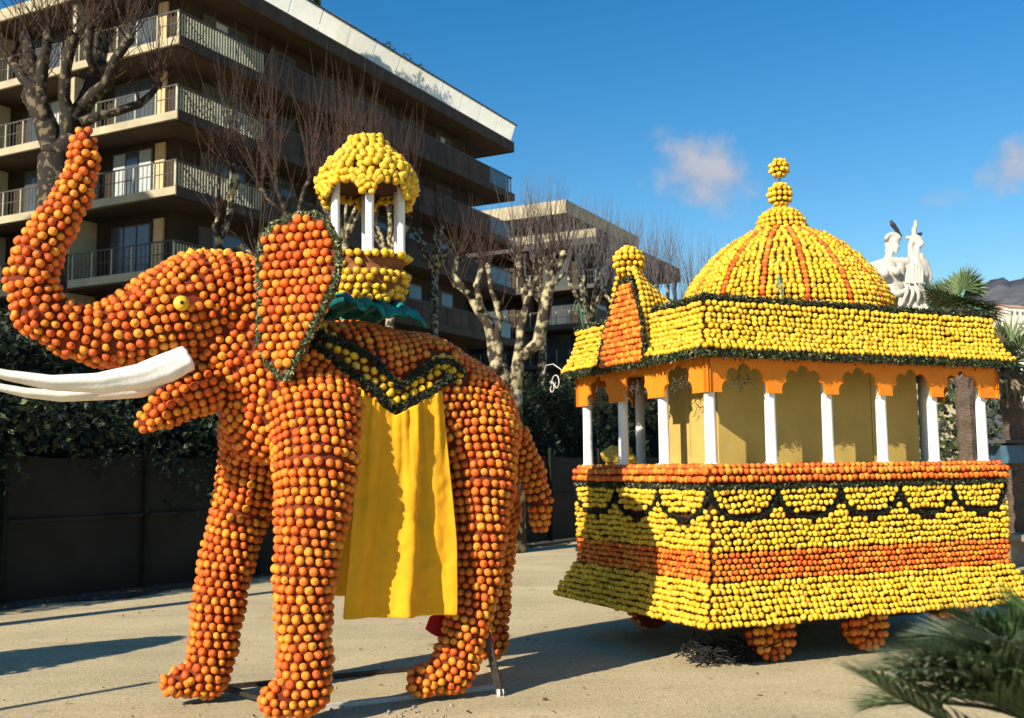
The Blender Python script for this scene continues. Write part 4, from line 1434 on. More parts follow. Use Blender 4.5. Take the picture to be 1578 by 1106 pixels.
# tusks: cloth wrapped, with folds
for label, px_, bb in (('near', [(290, 553, 20), (258, 567, 22), (215, 580, 19.5), (150, 589, 15.5), (80, 589, 11.5), (10, 578, 8), (-50, 562, 4)], -0.30),
                       ('far', [(300, 560, 20), (262, 580, 20), (215, 597, 15), (150, 606, 10), (95, 610, 8.5), (40, 605, 7.5), (0, 597, 6), (-50, 584, 3)], 0.06)):
    pts = [el(x, y, bb - (0.0)) for x, y, r in px_]
    rad = [el_r(p, r) for p, (x, y, r) in zip(pts, px_)]
    pl = []; rl = []
    for i in range(len(pts) - 1):
        for j in range(6):
            t = j / 6; pl.append(pts[i] * (1 - t) + pts[i + 1] * t); rl.append(rad[i] * (1 - t) + rad[i + 1] * t)
    pl.append(pts[-1]); rl.append(rad[-1])
    b_ = MB(); b_.tube(pl, rl, 28)
    vv = np.array(b_.v)
    for i in range(len(pl)):
        for k in range(28):
            w = 2 * math.pi * k / 28
            f_ = 1 + 0.07 * math.sin(w * 3 + i * 0.16) + 0.04 * math.sin(w * 7 + i * .23)
            vv[i * 28 + k] = pl[i] + (vv[i * 28 + k] - pl[i]) * f_
    mesh_obj('tusk', vv, b_.f, 'tusk', root_e, True)

cov_e.finish()

# steel base bars under the feet and the rear prop: part of the elephant
mb = MB()


def bar(p, q, w, h, mname='steel', nm='base_bar', zb=0.0):
    p = np.asarray(p, float); q = np.asarray(q, float)
    d = norm(q - p); s_ = norm(np.cross(d, [0, 0, 1.0])); u_ = np.cross(s_, d)
    return MB().box((p + q) / 2 + np.array([0, 0, zb]), d, s_, u_, np.linalg.norm(q - p), w, h).build(nm, mname, root_e)


bar(on_ground(468, 1096), on_ground(772, 1060), 0.05, 0.03, 'pale_steel', 'base_bar', 0.015)
bar(on_ground(345, 1062), on_ground(650, 1032), 0.05, 0.03, 'steel', 'base_bar', 0.015)
bar(on_ground(318, 1064), on_ground(420, 1092), 0.05, 0.03, 'steel', 'base_bar', 0.052)
pb = on_ground(771, 1072)
pt = el(750, 975, -.45)
bar(pb, pt, 0.05, 0.05, 'steel', 'rear_prop')
MB().box(pb + np.array([0, 0, .025]), (1, 0, 0), (0, 1, 0), Z, .05, .05, .05).build('prop_foot', 'pale_steel', root_e)

# ------------------------------------------------------------------ drapes
def drape(b_off, sgn, label, name='saddle_drape'):
    def dp(x, y, b_): return el(x, y, b_)
    nu, nv = 56, 40
    V = []
    for j in range(nv + 1):
        v = j / nv
        for i in range(nu + 1):
            u = i / nu
            xl = 554 + (527 - 554) * v ** 1.1; xr = 682 + (701 - 682) * min(1, v * 1.5)
            x = xl + (xr - xl) * u
            vy = 600 + 40 * (1 - abs(u - 0.43) / (0.43 if u < 0.43 else 0.57))     # V-shaped top edge
            y = vy + ((954 - 7 * u) - vy) * v
            fold = 0.030 * math.sin(u * 13 + 1.2 * math.sin(v * 2.2)) * (0.35 + 0.65 * v) + 0.016 * math.sin(u * 29 + v * 3 + 1) * (1 - 0.5 * v)
            fold += 0.022 * max(0, math.sin(u * 41 + 1.5 * math.sin(u * 9))) * max(0, 1 - v * 1.6) ** 1.2
            fold += 0.05 * math.exp(-((u - 0.62 + 0.1 * v) / 0.09) ** 2) * (0.3 + v)
            bb = b_off - 0.02 * v
            p = dp(x, y, bb)
            p = p - ev * fold
            if sgn < 0:
                l = loc_(p); p = Oe + eu * l[0] - ev * l[1] + np.array([0, 0, l[2]])
            V.append(p)
    FF = [(j * (nu + 1) + i, j * (nu + 1) + i + 1, (j + 1) * (nu + 1) + i + 1, (j + 1) * (nu + 1) + i) for j in range(nv) for i in range(nu)]
    o = mesh_obj(name, V, FF, 'drape', None, True, loc=V[len(V) // 2])
    sb_ = o.modifiers.new('Subdivision', 'SUBSURF'); sb_.levels = 1; sb_.render_levels = 1
    for sc_, st_ in ((.22, .035), (.07, .010)):
        md = o.modifiers.new('Displace', 'DISPLACE'); tx = bpy.data.textures.new('wrinkle', 'CLOUDS'); tx.noise_scale = sc_; md.texture = tx; md.strength = st_; md.mid_level = 0.5
    md = o.modifiers.new('Solidify', 'SOLIDIFY'); md.thickness = 0.006
    tag(o, label, 'drape', 'yellow drapes hanging over the elephant flanks')


drape(-0.535, 1, 'long yellow cloth hanging down the near flank of the elephant')
drape(-0.66, -1, 'yellow cloth hanging on the far flank, glimpsed behind the near one')
# red cloth scrap at the hind knee
V = [el(x, y, -.20) for x, y in ((655, 969), (662, 950), (676, 944), (690, 946), (706, 950), (704, 975), (690, 985), (672, 980), (664, 976))]
o = MB().prism(V, -ev, 0.02).build('red_cloth', 'red_cloth', None, loc=V[0]); tag(o, 'small red cloth scrap behind the near hind leg of the elephant', 'cloth')

# teal saddle cloth, draped across the back
V = []
nu, nv = 40, 30
pc0 = el(512, 500, 0); pc1 = el(612, 518, 0)
for j in range(nv + 1):
    for i in range(nu + 1):
        u = i / nu; v = j / nv
        base = pc0 + (pc1 - pc0) * u
        hang = 0.30 + 0.10 * u ** 2 + 0.05 * math.sin(u * 14)
        ang = (-1 + 2 * v) * (hang / 0.55)
        rr_ = 0.66 + 0.02 * math.sin(u * 22 + v * 5) + 0.012 * math.sin(u * 47)
        cz = el(570, 612, 0)[2]
        V.append(np.array([base[0], base[1], cz]) + ev * math.sin(ang) * rr_ + np.array([0, 0, math.cos(ang) * rr_ * (0.97 + 0.0 * u)]) + np.array([0, 0, .035 * (1 - u) + .035]))
FF = [(j * (nu + 1) + i, j * (nu + 1) + i + 1, (j + 1) * (nu + 1) + i + 1, (j + 1) * (nu + 1) + i) for j in range(nv) for i in range(nu)]
o = mesh_obj('saddle_cloth', V, FF, 'teal', None, True, loc=V[0]); tag(o, 'crumpled teal cloth under the howdah on the elephant back', 'cloth')
md = o.modifiers.new('Solidify', 'SOLIDIFY'); md.thickness = 0.012
md = o.modifiers.new('Displace', 'DISPLACE'); tx = bpy.data.textures.new('crumple', 'CLOUDS'); tx.noise_scale = 0.09; md.texture = tx; md.strength = 0.05; md.mid_level = 0.4

# ------------------------------------------------------------------ howdah
hb = el(566, 466, 0.0)
root_h = empty('howdah', hb, 'lemon domed howdah with white columns on the elephant back', 'howdah')
cov_h = Cover(root_h)
S = el_r(hb, 1.0)


def H(z): return hb + np.array([0, 0, z])


zr = lambda py: (466 - py) * S          # heights above the base, from the photo
bowl = MB().lathe(hb, [(48 * S, 0), (54 * S, zr(452)), (60 * S, zr(436)), (63 * S, zr(427)), (53 * S, zr(422)), (55 * S, zr(411)), (62 * S, zr(399)), (50 * S, zr(400))], 28).build('basket', 'wicker', root_h, True)


def ring_fruit(part, c, r, z, kd, rad, sp_, ph=0, out=0.3, jit=.004, cov=None, miss=0.0):
    n = max(3, int(2 * math.pi * r / sp_))
    W, Nn_ = [], []
    for k in range(n):
        if random.random() < miss: continue
        w = 2 * math.pi * (k + ph) / n
        d = np.array([math.cos(w), math.sin(w), 0])
        W.append(c + d * r + np.array([0, 0, z]) + rng.normal(size=3) * jit); Nn_.append(d + np.array([0, 0, out]))
    cov.add(part, W, Nn_, kd, rad, 1.0)


for (rp, y, ms) in ((62, 399, 0), (62, 428, 0), (60, 437, .35), (56, 449, .2), (52, 458, .15), (49, 465, .3), (57, 412, .6)):
    ring_fruit(bowl, hb, rp * S, zr(y), 'lemon', 0.027, 0.062, random.random(), cov=cov_h, miss=ms)
MB().lathe(H(zr(400)), [(56 * S, 0), (56 * S, 0.02)], 24).build('deck', 'wicker', root_h)
for k in range(6):
    w = R(60 * k + 41)
    c = hb + np.array([math.cos(w), math.sin(w), 0]) * 57 * S
    b_ = MB().lathe(c + np.array([0, 0, zr(400)]), [(0.036, 0), (0.036, 0.03), (0.030, 0.05), (0.030, zr(284) - zr(400) - .04), (0.036, zr(284) - zr(400))], 12)
    b_.build('column', 'white_paint', root_h, True)
prof = [(74, 283), (72, 270), (64, 256), (53, 244), (41, 232), (31, 221), (24, 212), (13, 208)]
hr = MB().lathe(hb, [(71 * S, zr(288))] + [((r - 3) * S, zr(y + 2)) for r, y in prof], 36, cap=False).build('roof', 'under_lemon', root_h, True)
pp_ = np.array([[r * S, zr(y)] for r, y in reversed(prof)])
pl = polyline(pp_, 0.001)
s_acc = 0
i_prev = 0
rings_z = pl[::max(1, int(0.050 / 0.001))]
for ri, (r, z) in enumerate(list(rings_z) + [(74 * S, zr(281)), (74 * S, zr(288))]):
    ring_fruit(hr, hb, max(r, .015), z, 'lemon', 0.0285, 0.060, random.random(), 1.0, .006, cov=cov_h)
# scalloped hem: lobes reaching down at every column
W, Nn_ = [], []
for k in range(96):
    w = 2 * math.pi * k / 96
    ph = ((math.degrees(w) - 37) % 60) / 60
    dn = 0.0 + 0.12 * abs(2 * ph - 1) ** 1.6
    d = np.array([math.cos(w), math.sin(w), 0])
    j = 0
    zz = zr(288) - 0.01
    while zr(288) - zz < dn:
        if (k + j) % 2 == 0: W.append(hb + d * 73 * S + np.array([0, 0, zz]) + rng.normal(size=3) * .005); Nn_.append(d)
        zz -= 0.027; j += 1
cov_h.add(hr, W, Nn_, 'lemon', 0.0275, 1.0)
hem = MB()
for k in range(36):
    w0 = 2 * math.pi * k / 36; w1_ = 2 * math.pi * (k + 1) / 36
    def dn(w): ph = ((math.degrees(w) - 37) % 60) / 60; return 0.02 + 0.13 * abs(2 * ph - 1) ** 1.6
    q = [hb + np.array([math.cos(w) * 70 * S, math.sin(w) * 70 * S, zr(285) - d]) for w, d in ((w0, 0), (w1_, 0), (w1_, dn(w1_)), (w0, dn(w0)))]
    nn_ = norm([math.cos(w0), math.sin(w0), 0])
    hem.prism(q, nn_, 0.012)
hem.build('hem', 'under_lemon', root_h)
MB().lathe(H(zr(284)), [(70 * S, 0), (70 * S, .01)], 24).build('ceiling', 'under_lemon', root_h)
cov_h.finish()

# ================================================================== PAVILION FLOAT
FO = np.array([1.54, 8.40, 0.0])
fa = norm([0.91, 0.415, 0.0]); fc = norm([-0.415, 0.91, 0.0])
LL, WW = 3.2, 2.2


def fl(a, c, z): return FO + fa * a + fc * c + np.array([0, 0, z])


root_f = empty('pavilion_float', fl(LL / 2, WW / 2, 0), 'domed pavilion carnival float covered in lemons and bands of oranges', 'parade float')
cov_f = Cover(root_f)
UP = np.array([0, 0, 1.0])


def rect(o_, z):  # outline with outset o_
    return [fl(-o_, -o_, z), fl(LL + o_, -o_, z), fl(LL + o_, WW + o_, z), fl(-o_, WW + o_, z)]


def shell(levels, name, m):
    """levels: (outset, z) from bottom to top -> closed band"""
    V = []
    for o_, z in levels: V += rect(o_, z)
    FF = []
    for i in range(len(levels) - 1):
        for k in range(4): FF.append((i * 4 + k, i * 4 + (k + 1) % 4, (i + 1) * 4 + (k + 1) % 4, (i + 1) * 4 + k))
    FF.append((3, 2, 1, 0)); n = (len(levels) - 1) * 4; FF.append((n, n + 1, n + 2, n + 3))
    return mesh_obj(name, V, FF, m, root_f)


def band_rows(side, lv0, lv1, row, sp_, jit=0.005, wave=0.0, lift=0.02):
    """rows of points on one side between (outset,z) levels; returns pos, normal, s (metres along), z"""
    (o0, z0), (o1, z1) = lv0, lv1
    h = math.hypot(o1 - o0, z1 - z0); n = max(1, int(round(h / row)))
    along, out = [(fa, -fc), (fc, fa), (-fa, fc), (-fc, -fa)][side]
    Lc = [LL, WW, LL, WW][side]
    nn_ = norm(out * abs(z1 - z0) + UP * (o0 - o1))
    P_, S_, Z_ = [], [], []
    for i in range(n):
        t = (i + 0.5) / n
        o_ = o0 + (o1 - o0) * t; z = z0 + (z1 - z0) * t
        st = [fl(-o_, -o_, z), fl(LL + o_, -o_, z), fl(LL + o_, WW + o_, z), fl(-o_, WW + o_, z)][side]
        tot = Lc + 2 * o_
        m_ = max(2, int(round(tot / sp_)))
        for k in range(m_):
            s = (k + 0.25 + 0.5 * (i % 2)) / m_ * tot
            dz = wave * math.sin(s * 9 + i * .6) * 0.6 + wave * .5 * math.sin(s * 21 + i)
            p = st + along * s + nn_ * lift + UP * dz + rng.normal(size=3) * jit
            P_.append(p); S_.append(s - o_); Z_.append(z + dz)
    return np.array(P_), np.tile(nn_, (len(P_), 1)), np.array(S_), np.array(Z_)


# chassis and wheels
MB().box(fl(LL / 2, WW / 2, 0.42), fa, fc, UP, LL - .3, WW - .3, .3).build('chassis', 'black', root_f)
for c_ in (0.13, WW - 0.28):
    for a_ in (0.67, 1.66, 2.67):
        wh = MB().lathe(fl(a_, c_, 0.215), [(.17, 0), (.19, .01), (.19, .14), (.17, .15)], 20, az=fc, ax=fa).build('wheel', 'under_orange', root_f)
        W, Nn_ = [], []
        for rr_ in (0.0, .07, .135, .185):
            n = max(1, int(2 * math.pi * rr_ / .075))
            for k in range(n):
                w = 2 * math.pi * k / n
                side_ = -1 if c_ < 1 else 1
                W.append(fl(a_ + rr_ * math.cos(w), c_ + (-.012 if side_ < 0 else .162), .215 + rr_ * math.sin(w))); Nn_.append(fc * side_)
        for k in range(16):
            w = 2 * math.pi * k / 16
            W.append(fl(a_ + .19 * math.cos(w), c_ + .07, .225 + .175 * math.sin(w))); Nn_.append(fa * math.cos(w) + UP * math.sin(w))
        W = np.array(W); W[:, 2] = np.maximum(W[:, 2], .034)
        cov_f.add(wh, W, Nn_, 'orange', .034)
# net of straw and cable heaped under the front corner
b_ = MB()
for k in range(260):
    p = fl(random.uniform(-.0, .6), random.uniform(.12, .5), .02 + random.random() * .13); d = rng.normal(size=3) * .07; d[2] *= .5
    q_ = p + d; q_[2] = max(.01, q_[2])
    b_.tube([p, (p + q_) / 2 + rng.normal(size=3) * .02, q_], .006, 4)
o = b_.build('cable_heap', 'black', None, loc=fl(.3, .3, 0)); tag(o, 'black tangled netting heaped on the ground under the float corner', 'netting')
o['kind'] = 'stuff'

skirt = shell([(0.17, .345), (0.0, .655)], 'skirt', 'under_lemon')
wall = shell([(-0.012, .655), (-0.012, 1.43)], 'body_wall', 'under_lemon')
rail = shell([(0.005, 1.43), (0.018, 1.45), (0.018, 1.55), (0.0, 1.565)], 'top_rail', 'under_orange')
band_o = wall
swag_c = {}
for side in range(4):
    fine_ = side in (0, 3)
    P_, N_, S_, Z_ = band_rows(side, (0.180, .345), (0.012, .665), .050, .0545, .004, .005)
    cov_f.add(skirt, P_, N_, 'lemon', .0248, .8)
    P_, N_, S_, Z_ = band_rows(side, (0.0, .675), (0.0, .905), .0485, .0545, .003, .002)
    cov_f.add(wall, P_, N_, 'orange', .0240, .7)
    P_, N_, S_, Z_ = band_rows(side, (0.0, .905), (0.0, 1.395), .0495, .0545, .0045, .007)
    Lc = LL if side in (0, 2) else WW
    nsw = 5 if side in (0, 2) else 3
    wsw = Lc / nsw
    # swags: leafy loops hanging from just under the rail
    def zsw(s):
        u = (s % wsw) / wsw
        return 1.385 - 0.235 * math.sqrt(max(0, 1 - (2 * u - 1) ** 2))
    dsw = np.full(len(P_), 9.0)
    curve = []
    for s in np.linspace(0.0, Lc, 60 * nsw): curve.append((s, zsw(s)))
    curve = np.array(curve)
    dsw = dist_poly(np.stack([S_, Z_], 1), curve)
    okk = dsw > 0.031
    cov_f.add(wall, P_[okk], N_[okk], 'lemon', .0240, .8)
    along, out = [(fa, -fc), (fc, fa), (-fa, fc), (-fc, -fa)][side]
    st = [fl(0, 0, 0), fl(LL, 0, 0), fl(LL, WW, 0), fl(0, WW, 0)][side]
    pts = [st + along * s + UP * z + out * 0.012 for s, z in curve]
    if side in (0, 3):
        garland('swag', pts, out, root_f, .014, 1900, .026, tints=((.008, .011, .007), (.018, .026, .01), (.07, .08, .04)), probs=(.78, .19, .03))
        e0 = fl(-0.0, -0.0, 1.41) if side == 0 else fl(0, WW, 1.41)
        garland('rail_garland', [st + UP * 1.412 + out * .02, st + along * Lc + UP * 1.412 + out * .02], out, root_f, .018, 1500, .030,
                tints=((.015, .02, .01), (.05, .065, .02), (.25, .25, .12)), probs=(.6, .3, .1))
        garland('skirt_garland', [st + UP * .662 + out * .02, st + along * Lc + UP * .662 + out * .02], out, root_f, .016, 900, .03,
                tints=((.008, .011, .007), (.02, .026, .01), (.07, .08, .04)), probs=(.78, .19, .03))
    P_, N_, S_, Z_ = band_rows(side, (0.018, 1.445), (0.018, 1.565), .060, .060, .003, .003)
    cov_f.add(rail, P_, N_, 'orange', .0300, .7)
P_ = []
for s in np.arange(0, 2 * (LL + WW), .061):
    if s < LL: p = fl(s, 0.02, 1.575)
    elif s < LL + WW: p = fl(LL - .02, s - LL, 1.575)
    elif s < 2 * LL + WW: p = fl(LL - (s - LL - WW), WW - .02, 1.575)
    else: p = fl(0.02, WW - (s - 2 * LL - WW), 1.575)
    P_.append(p)
cov_f.add(rail, P_, np.tile(UP, (len(P_), 1)), 'orange', .029, .7)
MB().box(fl(LL / 2, WW / 2, 1.56), fa, fc, UP, LL - .04, WW - .04, .02).build('deck', 'yellow_board', root_f)

# columns
FZ0, FZ1 = 2.165, 2.47
colpos = [(.075 + .595 * k, .08) for k in range(6)] + [(.075, c_) for c_ in (.76, 1.44, 2.12)] + \
         [(.075 + .595 * k, WW - .08) for k in range(1, 6)] + [(LL - .15, c_) for c_ in (.76, 1.44)]
for (a_, c_) in colpos:
    MB().lathe(fl(a_, c_, 1.57), [(.058, 0), (.058, .03), (.047, .045), (.045, .5), (.045, .62), (.045, .86)], 18).build('column', 'white_paint', root_f, True)
# frieze boards with lobed cut-outs


def frieze_side(side, centers, halfw, ztop_cut, lobes, rad_c, lr):
    along, out = [(fa, -fc), (fc, fa), (-fa, fc), (-fc, -fa)][side]
    st = [fl(-.01, 0.01, 0), fl(LL - .01, -.01, 0), fl(LL + .01, WW - .01, 0), fl(0.01, WW + .01, 0)][side]
    Lc = (LL if side in (0, 2) else WW) + .02
    bays = []
    edges = [0.0]
    for i in range(len(centers) - 1): edges.append((centers[i] + centers[i + 1]) / 2)
    edges.append(Lc)
    for i, cc in enumerate(centers):
        x0, x1 = edges[i], edges[i + 1]
        zc = FZ0 + 0.0
        # boundary of a union of circles along an arch
        cir = [(cc + rad_c * math.cos(w), zc + 0.035 + (ztop_cut - FZ0 - lr - .035) * math.sin(w), lr) for w in [math.pi * k / (lobes - 1) for k in range(lobes)]]
        bd = []
        nb = 64
        cz = zc + 0.02
        for k in range(nb + 1):
            w = math.pi - math.pi * k / nb
            d = np.array([math.cos(w), math.sin(w)])
            best = rad_c * 0.6
            for (cx, cy, r) in cir:
                oc = np.array([cc - cx, cz - cy]); B = oc @ d; Cc = oc @ oc - r * r
                disc = B * B - Cc
                if disc > 0: best = max(best, -B + math.sqrt(disc))
            bd.append((cc + d[0] * best, cz + d[1] * best))
        bd = [(bd[0][0] - .0, FZ0)] + bd + [(bd[-1][0], FZ0)]
        ob_ = []
        for k, (x, z) in enumerate(bd):
            w = math.pi - math.pi * max(0, min(nb, k - 1)) / nb
            d = (math.cos(w), math.sin(w))
            # project radially on the bay's rectangle
            ts = []
            if d[0] > 1e-6: ts.append((x1 - cc) / d[0])
            if d[0] < -1e-6: ts.append((x0 - cc) / d[0])
            if d[1] > 1e-6: ts.append((FZ1 - cz) / d[1])
            t = min(ts); ob_.append((cc + d[0] * t, cz + d[1] * t))
        ob_[0] = (x0, FZ0); ob_[-1] = (x1, FZ0)
        n = len(bd)
        # make sure the bay corners are hit
        ia = min(range(n), key=lambda k: abs(ob_[k][0] - x0) + abs(ob_[k][1] - FZ1)); ob_[ia] = (x0, FZ1)
        ia = min(range(n), key=lambda k: abs(ob_[k][0] - x1) + abs(ob_[k][1] - FZ1)); ob_[ia] = (x1, FZ1)
        V = []
        for th in (0, -0.022):
            for arr in (bd, ob_):
                for (x, z) in arr: V.append(st + along * x + UP * z + out * (0.004 + th))
        FF = []
        for k in range(n - 1):
            FF.append((k, k + 1, n + k + 1, n + k))
            FF.append((2 * n + k, 3 * n + k, 3 * n + k + 1, 2 * n + k + 1))
            FF.append((k, 2 * n + k, 2 * n + k + 1, k + 1))
        FF.append((0, n, 3 * n, 2 * n)); FF.append((n - 1, 3 * n - 1, 4 * n - 1, 2 * n - 1))
        mesh_obj('frieze_board', V, FF, 'orange_board', root_f)


cR = [.075 + .01 + .595 * (k + .5) for k in range(5)]
frieze_side(0, cR, .3, 2.405, 5, .160, .066)
frieze_side(2, [LL - x for x in cR][::-1], .3, 2.405, 5, .160, .066)
cF = [WW - (.08 + .68 * (k + .5)) for k in range(3)][::-1]
frieze_side(3, cF, .3, 2.44, 5, .145, .07)
frieze_side(1, [.42, 1.10, 1.78], .3, 2.44, 5, .145, .07)
# metal scroll work inside the lobes
for side, cs, zt in ((0, cR[:1], 2.30), (3, cF, 2.33)):
    along, out = [(fa, -fc), None, None, (-fc, -fa)][side]
    st = [fl(-.01, 0.03, 0), 0, 0, fl(.03, WW + .01, 0)][side]
    b_ = MB()
    for cc in cs:
        for k in range(26):
            a = random.uniform(0, math.pi); r = random.uniform(.03, .17)
            p = st + along * (cc + r * math.cos(a)) + UP * (2.2 + r * math.sin(a)); q_ = p + along * random.uniform(-.05, .05) + UP * random.uniform(-.05, .05)
            b_.tube([p, (p + q_) / 2 + out * .01, q_], .004, 4)
    ob = b_.build('wire_scroll', 'rail', root_f); ob['kind'] = 'stuff'
# inner cabin of yellow boards
A0, A1, B0, B1 = .37, 2.60, .40, 1.17
for k in range(4):
    w_ = (A1 - A0) / 4
    for c_, nm in ((B0, 'cabin_panel'), (B1, 'cabin_panel')):
        MB().box(fl(A0 + w_ * (k + .5), c_, 2.03), fa, fc, UP, w_ - .008, .02, .92).build(nm, 'yellow_board', root_f)
for k in range(2):
    w_ = (B1 - B0 - .02) / 2
    for a_ in (A0, A1):
        MB().box(fl(a_, B0 + .01 + w_ * (k + .5), 2.03), fa, fc, UP, .02, w_ - .008, .92).build('cabin_panel', 'yellow_board', root_f)
MB().box(fl((A0 + A1) / 2, (B0 + B1) / 2, 2.03), fa, fc, UP, A1 - A0 - .03, B1 - B0 - .03, .90).build('cabin_core', 'black', root_f)
MB().box(fl(LL / 2, WW / 2, 2.475), fa, fc, UP, LL - .1, WW - .1, .03).build('ceiling', 'orange_board', root_f)
# roof band
roof = shell([(.085, 2.475), (.015, 2.60), (-.03, 2.74), (-.035, 2.90)], 'roof', 'under_lemon')
for side in range(4):
    for l0, l1 in (((.10, 2.49), (.03, 2.61)), ((.03, 2.61), (-.015, 2.75)), ((-.015, 2.75), (-.02, 2.90))):
        P_, N_, S_, Z_ = band_rows(side, l0, l1, .0495, .0560, .004, .004)
        ok_ = np.ones(len(P_), bool)
        if side == 3: ok_ = np.abs((WW - S_) - 1.1) > (.36 if l0[1] < 2.6 else .30)
        cov_f.add(roof, P_[ok_], N_[ok_], 'lemon', .0250, .8)
    along, out = [(fa, -fc), (fc, fa), (-fa, fc), (-fc, -fa)][side]
    st = [fl(0, 0, 0), fl(LL, 0, 0), fl(LL, WW, 0), fl(0, WW, 0)][side]; Lc = LL if side in (0, 2) else WW
    garland('eave_garland', [st - along * .09 + out * .09 + UP * 2.468, st + along * (Lc + .09) + out * .09 + UP * 2.468], out, root_f, .034, 1500, .038,
            tints=((.02, .03, .012), (.05, .075, .025), (.25, .26, .12)), probs=(.6, .3, .1))
    garland('roof_garland', [st + UP * 2.925 - out * .04, st + along * Lc + UP * 2.925 - out * .04], out + UP * .4, root_f, .030, 1300, .038,
            tints=((.02, .028, .012), (.045, .06, .02), (.22, .22, .10)), probs=(.65, .28, .07))
P_ = []
for s in np.arange(0.1, LL - .1, .062): P_ += [fl(s, .10, 2.93), fl(s, WW - .1, 2.93)]
for s in np.arange(0.15, WW - .1, .062): P_ += [fl(.10, s, 2.93), fl(LL - .1, s, 2.93)]
cov_f.add(roof, P_, np.tile(UP, (len(P_), 1)), 'lemon', .0275)

# dome
DC = fl(1.68, 1.10, 0)
dprof = [(1.0, 2.93), (.985, 3.08), (.93, 3.20), (.86, 3.31), (.78, 3.42), (.69, 3.52), (.58, 3.62), (.44, 3.72), (.30, 3.79), (.21, 3.83)]
dome = MB().lathe(DC, [(r - .02, z) for r, z in dprof], 48).build('dome', 'under_lemon', root_f, True)
pl = polyline(np.array(dprof), .001)
step = 66
nstr = 16
for ri in range(0, len(pl), 51):
    r, z = pl[ri]; r0_, z0_ = pl[max(0, ri - 20)]; r1_, z1_ = pl[min(len(pl) - 1, ri + 20)]
    nz_z = r0_ - r1_; nz_r = z1_ - z0_
    per = max(1, int(2 * math.pi * r / nstr / .054))
    n = per * nstr
    O_, Le, ON, LN = [], [], [], []
    for k in range(n):
        w = 2 * math.pi * (k / n) + .35
        d = np.array([math.cos(w), math.sin(w), 0]); p = DC + d * r + UP * z + rng.normal(size=3) * .0035
        nn_ = d * nz_r + UP * nz_z
        orange_ = (k % per == 0) if per > 1 else (k % 2 == 0)
        if orange_: O_.append(p); ON.append(nn_)
        else: Le.append(p); LN.append(nn_)
    if O_: cov_f.add(dome, O_, ON, 'orange', .0275)
    if Le: cov_f.add(dome, Le, LN, 'lemon', .0262)


def fruit_ball(part_name, c, r, kd='lemon', fr=.026, sp_=.052, squash=1.0, half=False):
    c = np.asarray(c, float)
    pt_ = MB().ball(c, r - .02, 14, 10, (1, 1, squash)).build(part_name, 'under_lemon', root_f, True)
    m_ = max(3, int(math.pi * r / sp_))
    for j in range(m_ + 1):
        ph = -math.pi / 2 + math.pi * j / m_
        if half and ph < -0.1: continue
        rr_ = r * math.cos(ph); n = max(1, int(2 * math.pi * rr_ / (sp_ * 1.06)))
        W = []; Nq = []
        for k in range(n):
            w = 2 * math.pi * (k + .5 * (j % 2)) / n
            d = np.array([math.cos(ph) * math.cos(w), math.cos(ph) * math.sin(w), math.sin(ph)])
            W.append(c + d * np.array([r, r, r * squash])); Nq.append(d)
        cov_f.add(pt_, W, Nq, kd, fr)
    return pt_


fruit_ball('lantern_dome', DC + UP * 3.83, .225, half=True, squash=.95)
fruit_ball('finial_ball', DC + UP * 4.18, .103, sp_=.050, fr=.0245)
fruit_ball('finial_ball', DC + UP * 4.445, .080, sp_=.048, fr=.0235)
MB().tube([DC + UP * 4.0, DC + UP * 4.5], .012).build('finial_rod', 'steel', root_f)

# front gable: a pointed orange panel with a yellow crest behind it
gc = 1.10
gout = [(-.37, 2.47), (-.36, 2.62), (-.31, 2.80), (-.24, 2.95), (-.15, 3.10), (-.07, 3.20), (0, 3.245), (.07, 3.20), (.15, 3.10), (.24, 2.95), (.31, 2.80), (.36, 2.62), (.37, 2.47)]


def gp(s, z, o_=0.0): return fl(-.10 - o_ + max(0, (z - 2.47)) * .10, gc + s, z)


gable = MB().prism([gp(s, z) for s, z in gout], -fa, .03).build('gable', 'under_orange', root_f)
W = []
z = 2.50; i = 0
while z < 3.22:
    s = -.35 + (.029 if i % 2 else 0)
    while s < .36:
        if inside(np.array([[s, z]]), gout)[0]: W.append(gp(s, z, .045) + rng.normal(size=3) * .003)
        s += .058
    z += .052; i += 1
cov_f.add(gable, W, np.tile(-fa, (len(W), 1)), 'orange', .0285)
garland('gable_garland', [gp(s * 1.06, z + .01, .03) for s, z in gout], -fa, gable, .022, 1400, .034, tints=((.02, .028, .012), (.045, .06, .02), (.22, .22, .10)), probs=(.65, .25, .10))
# crest: vault running back from the gable and sinking to the roof
V = []
ns_, nt = 15, 10
W = []; Nq = []
for j in range(nt + 1):
    t = j / nt
    a_ = -.06 + .80 * t
    hgt = .32 + (.80 - .32) * (1 - t) ** 1.7
    hw = .30 - .06 * t
    for i in range(ns_):
        w = math.pi * i / (ns_ - 1)
        V.append(fl(a_, gc + hw * math.cos(w), 2.55 + hgt * math.sin(w) ** .9))
FF = [(j * ns_ + i, j * ns_ + i + 1, (j + 1) * ns_ + i + 1, (j + 1) * ns_ + i) for j in range(nt) for i in range(ns_ - 1)]
crest_o = mesh_obj('crest', V, FF, 'under_lemon', root_f, True)
for j in range(17):
    t = j / 16
    a_ = -.06 + .82 * t
    hgt = .34 + (.82 - .34) * (1 - t) ** 1.7; hw = .315 - .06 * t
    arc = [(hw * math.cos(math.pi * i / 60), hgt * max(0, math.sin(math.pi * i / 60)) ** .9) for i in range(61)]
    pa = polyline(arc, .053)
    for (s, z) in pa:
        W.append(fl(a_, gc + s, 2.55 + z)); Nq.append(fc * s / hw + UP * .8 * z / hgt - fa * .2 + UP * .3)
cov_f.add(crest_o, W, Nq, 'lemon', .0265)
fruit_ball('crest_ball', fl(-.03, gc, 3.40), .125, sp_=.052, fr=.026)
